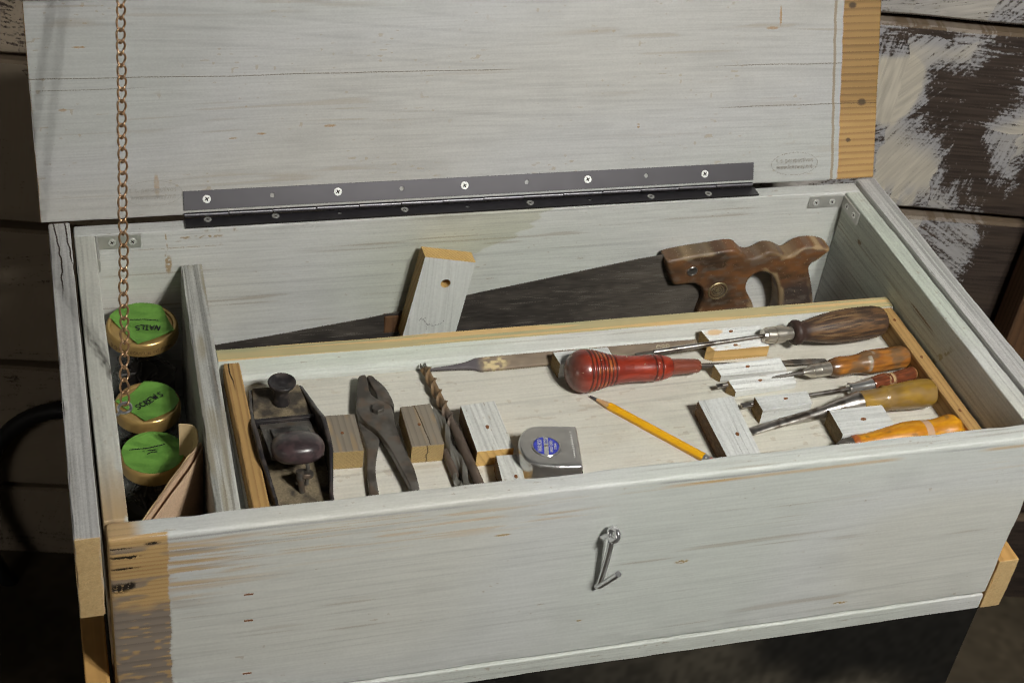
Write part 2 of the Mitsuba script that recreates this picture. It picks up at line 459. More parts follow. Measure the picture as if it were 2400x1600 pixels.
def c_front(p, n, uv):
    l, a = p.x, p.z
    col = paint_col(l, a, p.y, 5.3, (0.468, 0.477, 0.463), line=0.25, rub=0.75, green=0.45, freq=58.0, warp=1.9, lf=1.5)
    n1 = noise(l * 60, a * 240)
    # top arris worn to the wood, more so to the left
    fs = noise(l * 16, a * 760, 3.0)
    lf_ = 1 - smoothstep(0.10, 0.45, l)
    line = (1 - smoothstep(0.0006, 0.0024, dr.abs(a + 0.0068 + 0.002 * noise(l * 12, 4.0)))) * smoothstep(0.40, 0.60, noise(l * 11, 6.0) + 0.25 * lf_)
    scat = smoothstep(0.66, 0.80, fs) * smoothstep(-0.055, -0.020, a) * (1 - smoothstep(-0.008, -0.004, a)) * smoothstep(0.38, 0.62, noise(l * 7, a * 40, 7.0) + 0.22 * lf_)
    dkl = (1 - smoothstep(0.0005, 0.0014, dr.abs(a + 0.0042 + 0.0012 * noise(l * 20, 5.0)))) * smoothstep(0.45, 0.62, noise(l * 9, 8.0))
    col = mix(col, C(0.45, 0.315, 0.165), dr.clip(line * 0.65 + scat * 0.55, 0, 1))
    col = mix(col, C(0.25, 0.25, 0.255), dkl * 0.6)
    st = mi.Float(0)
    for l0, a0, rl, ra in [(0.4257, -0.0953, 0.0055, 0.0020), (0.5877, -0.1737, 0.0065, 0.0014), (0.345, -0.150, 0.004, 0.001), (0.27, -0.04, 0.006, 0.001)]:
        st = st + spot(l, a, l0, a0, rl, ra)
    col = mix(col, C(0.33, 0.235, 0.11), dr.clip(st, 0, 1) * smoothstep(0.3, 0.6, noise(l * 500, a * 700)))
    # bare left end: tan above, weathered grey-brown below
    e = 0.0016 * (noise(a * 90, 3.0) - 0.5)
    bare = 1 - smoothstep(0.0240, 0.0262, l + e + 0.0022 * (noise(l * 90, a * 620) - 0.5))
    up = smoothstep(-0.085, -0.035, a + 0.02 * (noise(l * 30, a * 120) - 0.5))
    ragged = 1 - smoothstep(0.022, 0.090, l + 0.07 * (noise(l * 9, a * 340) - 0.5))
    bare = dr.maximum(bare, ragged * up * 0.80 * smoothstep(0.12, 0.48, noise(l * 22, a * 430)) * (1 - smoothstep(-0.012, -0.002, a)))
    tan = raw_col(l, a, p.y, 21.0, C(0.455, 0.300, 0.135), C(0.315, 0.185, 0.075), freq=260.0, warp=0.8, lf=3.0)
    grey = raw_col(l, a, p.y, 22.0, C(0.225, 0.185, 0.15), C(0.155, 0.122, 0.098), freq=120.0, warp=0.8, lf=3.0)
    g = smoothstep(-0.062, -0.078, a + 0.012 * (noise(l * 120, a * 120) - 0.5))
    g = dr.maximum(g, smoothstep(0.60, 0.75, noise(l * 40 + 5, a * 170)) * 0.8 * smoothstep(-0.005, -0.012, a))
    rw = mix(tan, grey, g)
    rw = mix(rw, C(0.40, 0.255, 0.11), smoothstep(0.66, 0.86, noise(l * 130, a * 420 + 9)) * g * 0.8)
    dk = mi.Float(0)
    for l0, a0, rl, ra in [(0.0143, -0.0068, 0.0050, 0.0014), (-0.0085, -0.0090, 0.009, 0.0007), (-0.006, -0.0178, 0.011, 0.0012), (0.000, -0.0185, 0.0035, 0.0014), (-0.006, -0.0288, 0.010, 0.0010), (-0.0095, -0.0480, 0.0070, 0.0046),
                           (-0.0015, -0.0462, 0.0034, 0.0036)]:
        dk = dk + spot(l, a, l0, a0, rl, ra, 0.5)
    rw = mix(rw, C(0.02, 0.015, 0.01), dr.clip(dk, 0, 1) * smoothstep(0.25, 0.5, noise(l * 900, a * 900) + 0.15))
    ridge = (1 - smoothstep(0.0004, 0.0012, dr.abs(l + e - 0.0256))) * smoothstep(-0.055, -0.075, a)
    rw = mix(rw, C(0.42, 0.41, 0.37), ridge * 0.7)
    face = smoothstep(0.3, 0.6, -n.y)
    col = mix(col, rw, bare * dr.maximum(face, (1 - smoothstep(-0.002, 0.012, l)) * 0.9))
    return mix(col, C(0.40, 0.26, 0.11), smoothstep(0.5, 0.8, dr.abs(n.x)))


def c_chest_x(p, n, uv):
    col = paint_col(p.x, p.y, p.z, 1.7, (0.470, 0.474, 0.458), line=0.33, rub=0.8, green=0.55, freq=70.0, warp=1.2)
    l, a = p.x, p.z
    # an old damp mark on the back board
    dx = 0.30 + 0.09 * smoothstep(-0.075, -0.005, a) + 0.030 * (fbm(a * 60, 2.0, 0.0, 2) - 0.5) + 0.02 * noise(a * 200, 5.0)
    damp = smoothstep(dx + 0.002, dx - 0.002, l) * smoothstep(0.18, 0.36, l) * smoothstep(0.34, 0.345, p.y) * (1 - smoothstep(0.349, 0.35, p.y))
    col = mix(col, col * C(0.86, 0.85, 0.74), damp * 0.9)
    # rusty runs and scrapes behind the jars
    run = spot(l + 0.002 * (noise(a * 150, 1.0) - 0.5), a, 0.0595, -0.020, 0.0008, 0.020) + spot(l, a, 0.0615, -0.036, 0.0028, 0.009)
    run = run + spot(l, a, 0.09, -0.0085, 0.020, 0.0016) * smoothstep(0.4, 0.6, noise(l * 160, a * 500)) + 0.6 * spot(l, a, 0.07, -0.0185, 0.040, 0.0005)
    run = run + 0.7 * spot(l, a, 0.11, -0.0025, 0.016, 0.0018) * smoothstep(0.4, 0.6, noise(l * 200, 3.0))
    return mix(col, C(0.30, 0.205, 0.105), dr.clip(run, 0, 1) * 0.85 * smoothstep(0.22, 0.55, noise(l * 420, a * 420)))


def c_chest_y(p, n, uv):
    col = paint_col(p.y, p.x, p.z, 8.2, (0.455, 0.463, 0.438), line=0.45, rub=0.9, green=1.1, freq=75.0, warp=1.2)
    mk = spot(p.y + 0.6 * (p.z + 0.03), p.z, 0.126, -0.030, 0.0035, 0.020) * smoothstep(0.6, 0.62, p.x)
    kn = spot(p.y, p.z, 0.300, -0.028, 0.004, 0.0018) + spot(p.y - 0.1 * p.z, p.z, 0.175, -0.022, 0.022, 0.0012)
    col = mix(col, C(0.25, 0.225, 0.105), mk * 0.7 * smoothstep(0.25, 0.6, noise(p.y * 300, p.z * 300)))
    col = mix(col, C(0.16, 0.10, 0.045), dr.clip(kn, 0, 1) * smoothstep(0.6, 0.62, p.x) * 0.8)
    # the left end board is rubbed bare near the front corner
    fr = smoothstep(0.085, 0.0, p.y) * (1 - smoothstep(0.02, 0.03, p.x)) * smoothstep(0.42, 0.60, noise(p.x * 90, p.y * 90, 3.0) + 0.35 * smoothstep(0.045, 0.0, p.y))
    return mix(col, raw_col(p.y, p.x, p.z, 2.0, C(0.42, 0.28, 0.13), C(0.25, 0.16, 0.08)), fr * 0.85)


def c_cleat(p, n, uv):
    col = paint_col(p.y, p.x, p.z, 14.0, (0.40, 0.395, 0.385), line=0.6, rub=0.55, green=0.3, freq=260.0, warp=0.7)
    col = col * (1.05 - 0.30 * smoothstep(0.35, 0.8, noise(p.y * 5, p.x * 620, p.z * 300)))
    ck = 1 - smoothstep(0.0003, 0.0010, dr.abs(p.x + 0.0300 - 0.10 * (0.33 - p.y) * smoothstep(0.26, 0.36, p.y) + 0.0015 * noise(p.y * 120, 1.0)))
    ck = ck * smoothstep(0.245, 0.28, p.y)
    ck2 = (1 - smoothstep(0.0003, 0.0010, dr.abs(p.x + 0.0218 - 0.06 * (0.33 - p.y) + 0.0012 * noise(p.y * 90, 2.0)))) * smoothstep(0.235, 0.26, p.y)
    col = mix(col, C(0.04, 0.03, 0.025), dr.clip(ck + ck2, 0, 1) * smoothstep(0.5, 0.8, n.z))
    end = smoothstep(0.5, 0.75, -n.y)
    eg = mix(C(0.52, 0.375, 0.19), C(0.44, 0.295, 0.135), fbm(p.x * 260 + p.z * 200, p.z * 420 - p.x * 300, 1.0, 2))
    eg = eg * (0.9 + 0.2 * noise(p.x * 1500, p.z * 1500))
    low = smoothstep(-0.10, -0.12, p.z)
    col = mix(col, raw_col(p.y, p.x, p.z, 4.0, C(0.50, 0.29, 0.10), C(0.33, 0.18, 0.06)), low)
    return mix(col, eg, end)


def c_divider(p, n, uv):
    col = paint_col(p.y, p.x, p.z, 17.0, (0.385, 0.385, 0.36), line=0.85, rub=0.7, green=0.5, freq=330.0, warp=0.5)
    x = p.x - 0.0255 * p.y
    rib = smoothstep(0.35, 0.75, noise(p.y * 5, x * 640, 5.0))
    col = col * (1.06 - 0.42 * rib)
    t = smoothstep(0.50, 0.80, noise(p.y * 22, x * 170, 5.0)) * smoothstep(0.5, 0.8, n.z)
    return mix(col, C(0.24, 0.19, 0.10), t * 0.45)


def c_tray(p, n, uv):
    sk = smoothstep(0.800, 0.830, noise(p.x * 150, p.y * 330, 2.0)) * smoothstep(0.45, 0.6, noise(p.x * 60, p.y * 60, 5.0))
    sk = sk + 0.5 * smoothstep(0.62, 0.85, fbm(p.x * 16, p.y * 30, 8.0, 2))
    return tray_base(p) * mix(C(1, 1, 1), C(0.62, 0.50, 0.36), dr.clip(sk, 0, 1) * 0.28)


def tray_base(p):
    return paint_col(p.x, p.y, p.z, 23.0, (0.53, 0.51, 0.45), line=0.36, rub=0.55, raw=(0.46, 0.36, 0.22), green=0.35, freq=48.0, warp=2.2, lf=1.3)


def c_rail(p, n, uv):
    top = raw_col(p.x, p.y, p.z, 31.0, C(0.46, 0.385, 0.205), C(0.40, 0.35, 0.20), freq=90.0, warp=0.8)
    low = fbm(p.x * 9, p.y * 60, 1.0, 2)
    top = mix(top, C(0.345, 0.345, 0.205), smoothstep(0.42, 0.62, low) * 0.8)
    top = mix(top, C(0.62, 0.42, 0.19), smoothstep(0.62, 0.74, noise(p.x * 6 + 2, p.y * 500)) * 0.9)
    pa = paint_col(p.x, p.y, p.z, 33.0, (0.49,0.50,0.475), line=0.30, rub=0.4, freq=60.0)
    return mix(pa, top, smoothstep(0.62, 0.8, n.z) * smoothstep(0.2145, 0.2160, p.y))


def c_rail_raw(p, n, uv):
    br = raw_col(p.y, p.x, p.z, 35.0, C(0.40, 0.245, 0.095), C(0.215, 0.12, 0.045), freq=210.0, warp=0.8)
    ck = (1 - smoothstep(0.0003, 0.0009, dr.abs(p.x - 0.0975 + 0.002 * noise(p.y * 80, 1.0)))) * smoothstep(0.170, 0.195, p.y) * (1 - smoothstep(0.5, 0.6, p.x))
    return mix(br, C(0.03, 0.02, 0.012), ck)


def block_top(p, n, raw_l, raw_d, ax, seed, base=(0.525, 0.535, 0.52), thr=0.42, side=False):
    l, a, b = wood_axis(p, ax)
    pa = paint_col(l, a, b, seed, base, line=0.50, rub=0.35, green=0.25, freq=95.0, warp=1.0, lf=6.0)
    w = (a + 0.6 * b) * 170 + 1.6 * noise(l * 9 + seed, a * 30, b * 30)
    ln = 1 - smoothstep(0.05, 0.16, dr.abs(w - dr.floor(w) - 0.5) + 0.25 * noise(l * 40 + seed, a * 200, b * 200))
    pa = mix(pa, pa * C(0.50, 0.49, 0.46), ln * 0.55)
    rw = raw_col(l, a, b, seed + 2, C(*raw_l), C(*raw_d), freq=160.0, warp=0.8, lf=5.0)
    jag = 0.45 * (noise(l * 160, a * 420, b * 420) - 0.5)
    if side:
        return mix(rw, pa, smoothstep(0.30, 0.5, dr.maximum(n.z, -n.y * 0.9) + jag))
    return mix(rw, pa, smoothstep(thr, thr + 0.2, n.z + jag))


def c_block_x(p, n, uv):
    return mix(block_top(p, n, (0.55, 0.36, 0.14), (0.36, 0.21, 0.075), 0, 41.0), c_end_dark(p), smoothstep(0.5, 0.7, -n.x))


def c_block_x2(p, n, uv):
    c = block_top(p, n, (0.55, 0.36, 0.14), (0.36, 0.21, 0.075), 0, 43.0, side=True)
    c = mix(c, C(0.55, 0.375, 0.20), spot(p.x + 0.004 * noise(p.x * 400, p.y * 500), p.y, 0.5335, 0.2040, 0.0075, 0.0022, 0.3) * 0.9)
    return mix(c, c_end_dark(p), smoothstep(0.5, 0.7, -n.x))


def c_end_dark(p):
    return mix(C(0.20, 0.135, 0.055), C(0.10, 0.065, 0.025), noise(p.y * 600, p.z * 900, p.x * 300))


def c_block_y(p, n, uv):
    end = smoothstep(0.5, 0.7, -n.x)
    c = block_top(p, n, (0.58, 0.38, 0.14), (0.40, 0.235, 0.08), 1, 47.0)
    return mix(c, mix(C(0.17, 0.10, 0.04), C(0.09, 0.05, 0.02), noise(p.y * 300, p.z * 700)), end)


def c_block_grey(p, n, uv):
    top = raw_col(p.y, p.x, p.z, 51.0, C(0.215, 0.185, 0.145), C(0.15, 0.125, 0.095), freq=200.0, warp=0.7)
    top = mix(top, C(0.30, 0.205, 0.10), smoothstep(0.60, 0.85, noise(p.y * 40, p.x * 260)) * 0.5)
    v = dr.sqrt(dr.square(p.x - 0.20 + 0.004 * noise(p.x * 60, p.z * 60)) + dr.square(p.z + 0.115)) * 720
    f = v - dr.floor(v)
    eg = mix(C(0.37, 0.265, 0.12), C(0.22, 0.145, 0.06), smoothstep(0.35, 0.85, f) * (0.6 + 0.4 * noise(p.x * 900, p.z * 900)))
    ck = 1 - smoothstep(0.0002, 0.0007, dr.abs(p.x - 0.2405 + 0.05 * (p.y - 0.118) + 0.0008 * noise(p.y * 200, 1.0)))
    eg = mix(eg, C(0.03, 0.02, 0.01), (1 - smoothstep(0.0002, 0.0007, dr.abs(p.x - 0.2395 + 0.0015 * noise(p.z * 300, 2.0)))) * 0.9)
    top = mix(top, C(0.05, 0.035, 0.02), ck * 0.9)
    return mix(eg, top, smoothstep(0.55, 0.75, n.z))


def c_latch(p, n, uv):
    pa = paint_col(p.z, p.x, p.y, 57.0, (0.52, 0.53, 0.505), line=0.36, rub=0.25, green=0.3, freq=110.0, warp=0.9, lf=5.0)
    rw = raw_col(p.z, p.x, p.y, 58.0, C(0.56, 0.375, 0.145), C(0.36, 0.21, 0.07), freq=260.0, warp=0.5)
    rw = mix(rw, rw * 0.55, smoothstep(0.5, 0.7, -n.x))
    return mix(rw, pa, smoothstep(0.82, 0.95, -n.y + 0.1 * (noise(p.x * 700, p.z * 700) - 0.5)))


def c_saw_handle(p, n, uv):
    w = uv.x                                            # distance from the rim in cm
    a = fbm(p.x * 34, p.z * 60, 1.0, 3)
    gr = noise(p.x * 90 + p.z * 40, p.z * 620)
    col = mix(C(0.120, 0.056, 0.024), C(0.042, 0.025, 0.015), smoothstep(0.32, 0.70, a) * 0.75 + 0.30 * gr)
    col = mix(col, C(0.185, 0.075, 0.024), smoothstep(0.50, 0.80, fbm(p.x * 55 + 8, p.z * 110, 0.0, 2)) * 0.55)
    sw = smoothstep(0.640, 0.675, p.x) * smoothstep(-0.078, -0.098, p.z)
    col = mix(col, C(0.045, 0.034, 0.030), sw * 0.85)
    rub = (1 - smoothstep(0.10, 0.42, dr.abs(w - 0.22) + 0.4 * (noise(p.x * 130, p.z * 130) - 0.4))) * smoothstep(0.30, 0.65, fbm(p.x * 40, p.z * 40 + 3, 0.0, 2))
    col = mix(col, C(0.34, 0.245, 0.135), rub * 0.75)
    col = mix(col, C(0.125, 0.108, 0.088), smoothstep(0.50, 0.80, fbm(p.x * 110 + 3, p.z * 210, 5.0, 2)) * 0.40)
    return mix(col, C(0.40, 0.32, 0.22), smoothstep(0.80, 0.95, noise(p.x * 700, p.z * 700, p.y * 700)) * 0.45)


def c_blade(p, n, uv):
    a = fbm(p.x * 40, p.z * 120, p.y * 120, 3)
    st = noise(p.x * 110, p.z * 1000)
    g = smoothstep(0.38, 0.56, p.x)
    col = mix(C(0.058, 0.051, 0.046), C(0.135, 0.118, 0.100), g * 0.75 + 0.25 * smoothstep(0.4, 0.7, a))
    sc = smoothstep(0.80, 0.90, noise(p.x * 34 + 900 * p.z, p.z * 1100 - 60 * p.x)) * 0.5
    return mix(col * (0.62 + 0.4 * a + 0.4 * st), C(0.24, 0.22, 0.19), sc * smoothstep(0.2, 0.5, a))


def c_old_steel(p, n, uv):
    a = fbm(p.x * 90, p.y * 90, p.z * 90, 3)
    col = mix(C(0.150, 0.138, 0.122), C(0.072, 0.064, 0.055), smoothstep(0.30, 0.70, a))
    return mix(col, C(0.16, 0.100, 0.060), smoothstep(0.52, 0.85, noise(p.x * 160, p.y * 160, p.z * 160)) * 0.45)


def r_old_steel(p, n, uv):
    return 0.30 + 0.22 * noise(p.x * 220, p.y * 220, p.z * 220)


def c_bright_steel(p, n, uv):
    a = fbm(p.x * 110, p.y * 160, p.z * 160, 3)
    return mix(C(0.50, 0.475, 0.45), C(0.20, 0.17, 0.145), smoothstep(0.45, 0.68, a))


def c_auger(p, n, uv):
    a = noise(p.x * 300, p.y * 110, p.z * 300)
    clean = smoothstep(0.155, 0.135, p.y)
    col = mix(C(0.27, 0.170, 0.080), C(0.12, 0.08, 0.05), a)
    return mix(col, C(0.115, 0.088, 0.070) * (0.7 + 0.6 * a), clean)


def c_file(p, n, uv):
    a = fbm(p.x * 60, p.y * 200, 2.0, 3)
    col = mix(C(0.235, 0.185, 0.130), C(0.135, 0.10, 0.075), a)
    m = spot(p.x, p.y, 0.3240, 0.2010, 0.0125, 0.0052) * smoothstep(0.15, 0.75, noise(p.x * 300, p.y * 500))
    col = mix(col, C(0.50, 0.40, 0.22), dr.clip(m, 0, 1))
    return mix(C(0.085, 0.075, 0.080), col, smoothstep(0.308, 0.316, p.x))


def c_japan(p, n, uv):
    a = fbm(p.x * 120, p.y * 120, p.z * 120, 3)
    return mix(C(0.018, 0.016, 0.017), C(0.050, 0.040, 0.036), smoothstep(0.42, 0.70, a))


def c_dusty(p, n, uv):
    a = fbm(p.x * 110, p.y * 100, 4.0, 3)
    d = smoothstep(0.25, 0.72, a + 0.30 * spot(p.x, p.y, 0.130, 0.172, 0.016, 0.012, 0.9) - 0.10)
    return mix(C(0.190, 0.152, 0.098), C(0.050, 0.042, 0.034), d) * (0.8 + 0.4 * noise(p.x * 900, p.y * 900))


def c_cap(p, n, uv):
    a = fbm(p.x * 160, p.y * 160, p.z * 160, 3)
    return mix(C(0.062, 0.040, 0.042), C(0.034, 0.025, 0.027), smoothstep(0.35, 0.65, a))


def c_gold(p, n, uv):
    return mix(C(0.46, 0.305, 0.11), C(0.34, 0.215, 0.075), fbm(p.x * 90, p.y * 90, p.z * 90, 2))


def c_tape(p, n, uv):
    cr = noise(p.x * 60 + p.y * 160, p.y * 90 - p.x * 60)
    return mix(C(0.128, 0.285, 0.050), C(0.082, 0.195, 0.032), smoothstep(0.3, 0.75, cr) * 0.7 + 0.3 * noise(p.x * 700, p.y * 700))


def c_grit(p, n, uv):
    return mix(C(0.56, 0.40, 0.275), C(0.40, 0.275, 0.18), noise(p.x * 1100, p.y * 1100, p.z * 1100))


def c_dark_wood(p, n, uv):
    l, a = uv.x, uv.y
    s = noise(l * 7, a * 46, 1.0) * 0.6 + noise(l * 16 + 3, a * 130, 2.0) * 0.4
    col = mix(C(0.050, 0.030, 0.020), C(0.130, 0.070, 0.032), smoothstep(0.36, 0.76, s))
    col = mix(col, C(0.20, 0.125, 0.065), smoothstep(0.55, 0.80, noise(l * 6 + 9, a * 60, 3.0)) * smoothstep(0.16, 0.30, l) * (1 - smoothstep(0.5, 0.8, l)) * 0.8)
    return mix(C(0.040, 0.023, 0.018), col, smoothstep(0.12, 0.16, l))


def c_orange(p, n, uv):
    l, a = uv.x, uv.y
    s = fbm(p.x * 60, p.y * 260, p.z * 260, 2)
    col = mix(C(0.36, 0.140, 0.022), C(0.20, 0.075, 0.016), smoothstep(0.25, 0.75, s))
    dirty = smoothstep(0.40, 0.70, fbm(p.x * 90, p.y * 140, p.z * 140, 2))
    col = mix(col, C(0.115, 0.078, 0.046), dirty * 0.75)
    col = mix(col, C(0.33, 0.30, 0.24), spot(l, mi.Float(0.0), 0.49, 0.0, 0.045, 1.0, 0.6) * smoothstep(0.45, 0.65, noise(p.x * 200, p.y * 160, p.z * 160)) * 0.8)
    return mix(col, C(0.06, 0.035, 0.02), (1 - smoothstep(0.02, 0.12, l)) * 0.7)


def c_yellow_handle(p, n, uv):
    l = uv.x
    s = fbm(p.x * 70, p.y * 240, p.z * 240, 2)
    col = mix(C(0.56, 0.255, 0.012), C(0.42, 0.160, 0.010), smoothstep(0.25, 0.75, s))
    col = mix(col, C(0.20, 0.11, 0.03), smoothstep(0.68, 0.86, noise(p.x * 190, p.y * 330, p.z * 330)) * 0.6)
    col = mix(col, C(0.44, 0.30, 0.21), spot(l + 0.01 * noise(p.y * 300, p.z * 300), mi.Float(0.0), 0.672, 0.0, 0.034, 1.0, 0.15) * 0.85)
    return mix(col, C(0.30, 0.085, 0.02), 1 - smoothstep(0.035, 0.07, l))


def c_redbrown(p, n, uv):
    l, a = uv.x, uv.y
    col = mix(C(0.165, 0.045, 0.018), C(0.085, 0.028, 0.014), noise(l * 8, a * 40, 1.0))
    col = mix(col, C(0.45, 0.32, 0.17), spot(l, mi.Float(0.0), 0.40, 0.0, 0.075, 1.0, 0.5) * smoothstep(0.3, 0.6, noise(l * 20, a * 12)) * 0.9)
    return mix(col, C(0.37, 0.20, 0.08), smoothstep(0.93, 0.99, l))


GROOVES = (0.148, 0.180, 0.211, 0.243, 0.275, 0.307, 0.338, 0.640, 0.688, 0.776)


def c_red(p, n, uv):
    l, a = uv.x, uv.y
    s = fbm(p.x * 70, p.y * 150, p.z * 150, 2)
    col = mix(C(0.255, 0.027, 0.011), C(0.150, 0.017, 0.009), smoothstep(0.25, 0.75, s))
    g = mi.Float(0)
    for k in GROOVES:
        g = g + 1 - smoothstep(0.003, 0.0085, dr.abs(l - k))
    g = dr.clip(g, 0, 1)
    band = smoothstep(0.142, 0.15, l) * (1 - smoothstep(0.30, 0.34, l))
    col = mix(col, C(0.38, 0.11, 0.028), smoothstep(0.40, 0.75, noise(p.x * 260, p.y * 120, p.z * 120)) * band * 0.7)
    col = mix(col, C(0.050, 0.017, 0.012), g * 0.85)  # groove shading painted into the colour as dark rings
    col = mix(col, C(0.085, 0.045, 0.035), (1 - smoothstep(0.01, 0.15, l + 0.07 * (s - 0.5))) * 0.85)
    col = mix(col, C(0.17, 0.050, 0.030), smoothstep(0.776, 0.785, l) * 0.8)
    return mix(col, C(0.55, 0.44, 0.30), smoothstep(0.80, 0.86, fbm(p.x * 330, p.y * 330, p.z * 330, 2)) * 0.8)


def c_amber(p, n, uv):
    s = fbm(p.x * 50, p.y * 90, p.z * 90, 3)
    col = mix(C(0.30, 0.175, 0.020), C(0.165, 0.095, 0.022), smoothstep(0.25, 0.75, s))
    return mix(col, C(0.21, 0.135, 0.06), smoothstep(0.40, 0.75, fbm(p.x * 90 + 5, p.y * 120, p.z * 120, 2)) * 0.7)


def c_plank(p, n, uv):
    t = (p.x - 0.36) * 0.97437 - (p.y - 0.62) * 0.22495
    z = p.z
    wx = 0.018 * (noise(t * 34, z * 34, 1.0) - 0.5) + 0.006 * (noise(t * 130, z * 130, 4.0) - 0.5)
    wz = 0.018 * (noise(t * 34, z * 34, 9.0) - 0.5)
    t2, z2 = t + wx, z + wz
    grain = noise(t * 30, z * 620)
    wood = mix(C(0.060, 0.043, 0.034), C(0.028, 0.021, 0.018), grain)
    wood = mix(wood, C(0.085, 0.060, 0.042), smoothstep(0.5, 0.8, fbm(t * 4, z * 30, 7.0, 2)) * 0.6)
    # dabs of a dry brush: each patch has its own stroke direction and load of paint
    ct, cz = dr.floor(t2 * 13.0 + 0.5 * noise(z * 12, 2.0)), dr.floor(z2 * 10.0 + 0.2)
    th = 0.3 + 2.6 * (mikit.cell_rand(ct, cz, 3) - 0.5)
    cs, sn = dr.cos(th), dr.sin(th)
    q, r = t * cs + z * sn, -t * sn + z * cs
    streak = 0.45 * noise(q * 22, r * 300, 1.0) + 0.55 * noise(q * 60, r * 720, 2.0)
    load = 0.55 * mikit.cell_rand(ct, cz, 5) + 0.45 * fbm(t2 * 9 + 2.7, z2 * 13 + 0.4, 0.0, 2)
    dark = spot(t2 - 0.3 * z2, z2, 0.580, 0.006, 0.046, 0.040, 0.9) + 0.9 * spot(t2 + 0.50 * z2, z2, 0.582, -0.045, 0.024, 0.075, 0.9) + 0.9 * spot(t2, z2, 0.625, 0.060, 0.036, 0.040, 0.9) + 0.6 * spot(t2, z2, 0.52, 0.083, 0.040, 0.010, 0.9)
    right = smoothstep(0.648, 0.690, t2 - 0.12 * (z + 0.1))  # soft shadow over the right end, put into the paint mask
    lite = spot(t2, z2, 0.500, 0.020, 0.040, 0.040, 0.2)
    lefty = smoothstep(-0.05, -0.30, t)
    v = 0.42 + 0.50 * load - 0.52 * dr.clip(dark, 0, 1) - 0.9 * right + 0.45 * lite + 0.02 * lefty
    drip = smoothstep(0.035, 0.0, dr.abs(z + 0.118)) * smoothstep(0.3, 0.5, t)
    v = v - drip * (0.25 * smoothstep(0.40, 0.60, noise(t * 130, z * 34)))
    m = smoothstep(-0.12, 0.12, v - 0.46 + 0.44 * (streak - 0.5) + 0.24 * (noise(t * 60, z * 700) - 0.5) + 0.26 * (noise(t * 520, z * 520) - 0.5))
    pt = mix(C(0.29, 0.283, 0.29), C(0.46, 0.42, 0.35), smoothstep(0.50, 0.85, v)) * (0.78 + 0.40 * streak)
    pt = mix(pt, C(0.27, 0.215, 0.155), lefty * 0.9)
    side = smoothstep(0.5, 0.8, dr.abs(n.z))
    return mix(mix(wood, pt, m), C(0.16, 0.115, 0.075), side * 0.8)


def c_post(p, n, uv):
    return raw_col(p.z, p.x, p.y, 71.0, C(0.115, 0.060, 0.030), C(0.055, 0.030, 0.018), freq=120.0)


def c_stand(p, n, uv):
    a = fbm(p.x * 11, p.z * 9, p.y * 9, 3)
    return mix(C(0.0105, 0.0098, 0.0085), C(0.072, 0.062, 0.046), smoothstep(0.36, 0.72, a) * smoothstep(0.22, 0.66, p.x)) * (0.7 + 0.6 * noise(p.x * 160, p.z * 120))


def c_floor(p, n, uv):
    a = fbm(p.x * 6, p.y * 6, 0.0, 3)
    return mix(C(0.075, 0.060, 0.041), C(0.035, 0.029, 0.021), smoothstep(0.35, 0.65, a)) * (0.8 + 0.4 * noise(p.x * 90, p.y * 90))


M = mat
M('lid_paint', c_lid, 0.5, 0.35)
M('front_paint', c_front, 0.55, 0.3, bump_x, 0.00022)
M('chest_paint_x', c_chest_x, 0.55, 0.3, bump_x, 0.00022)
M('chest_paint_y', c_chest_y, 0.55, 0.3)
M('cleat_wood', c_cleat, 0.7, 0.2, bump_y, 0.0003)
M('divider_wood', c_divider, 0.7, 0.2, bump_y, 0.0004)
M('tray_paint', c_tray, 0.55, 0.3, bump_x, 0.00018)
M('rail_wood', c_rail, 0.6, 0.25)
M('rail_raw_wood', c_rail_raw, 0.65, 0.2)
M('block_wood_x', c_block_x, 0.6, 0.25)
M('block_wood_x2', c_block_x2, 0.6, 0.25)
M('block_wood_y', c_block_y, 0.6, 0.25)
M('block_wood_grey', c_block_grey, 0.7, 0.2)
M('latch_wood', c_latch, 0.6, 0.25)
M('nail_rust', (0.17, 0.075, 0.030), 0.7, 0.2)
M('hole_wood', (0.34, 0.19, 0.07), 0.8, 0.1)
M('ink', (0.012, 0.012, 0.014), 0.6, 0.2)
M('stamp_ink', (0.215, 0.195, 0.172), 0.7, 0.2)
M('stamp_faint', (0.285, 0.270, 0.250), 0.7, 0.2)
M('pencil_mark', (0.16, 0.155, 0.15), 0.6, 0.2)
scene['hinge_steel'] = {'type': 'twosided', 'bsdf': {'type': 'principled', 'base_color': rgb(0.135, 0.13, 0.14), 'metallic': 1.0, 'roughness': 0.40, 'specular': 0.5}}
scene['zinc'] = {'type': 'twosided', 'bsdf': {'type': 'principled', 'base_color': rgb(0.85, 0.85, 0.83), 'metallic': 0.6, 'roughness': 0.36}}
scene['bracket_zinc'] = {'type': 'twosided', 'bsdf': {'type': 'principled', 'base_color': rgb(0.50, 0.50, 0.47), 'metallic': 0.6, 'roughness': 0.38}}
scene['chrome'] = {'type': 'twosided', 'bsdf': {'type': 'principled', 'base_color': rgb(0.75, 0.75, 0.76), 'metallic': 0.9, 'roughness': 0.16}}
M('tape_chrome', lambda p, n, uv: C(0.60, 0.60, 0.585) * (0.86 + 0.24 * fbm(p.x * 120, p.y * 160, p.z * 160, 2)), lambda p, n, uv: 0.13 + 0.10 * noise(p.x * 300, p.y * 260, p.z * 300), 0.6, metallic=0.86, clearcoat=0.8, clearcoat_gloss=0.95)
scene['nickel'] = {'type': 'twosided', 'bsdf': {'type': 'principled', 'base_color': rgb(0.58, 0.54, 0.47), 'metallic': 0.85, 'roughness': 0.27}}
scene['brass_chain'] = {'type': 'twosided', 'bsdf': {'type': 'principled', 'base_color': rgb(0.50, 0.315, 0.175), 'metallic': 0.85, 'roughness': 0.30}}
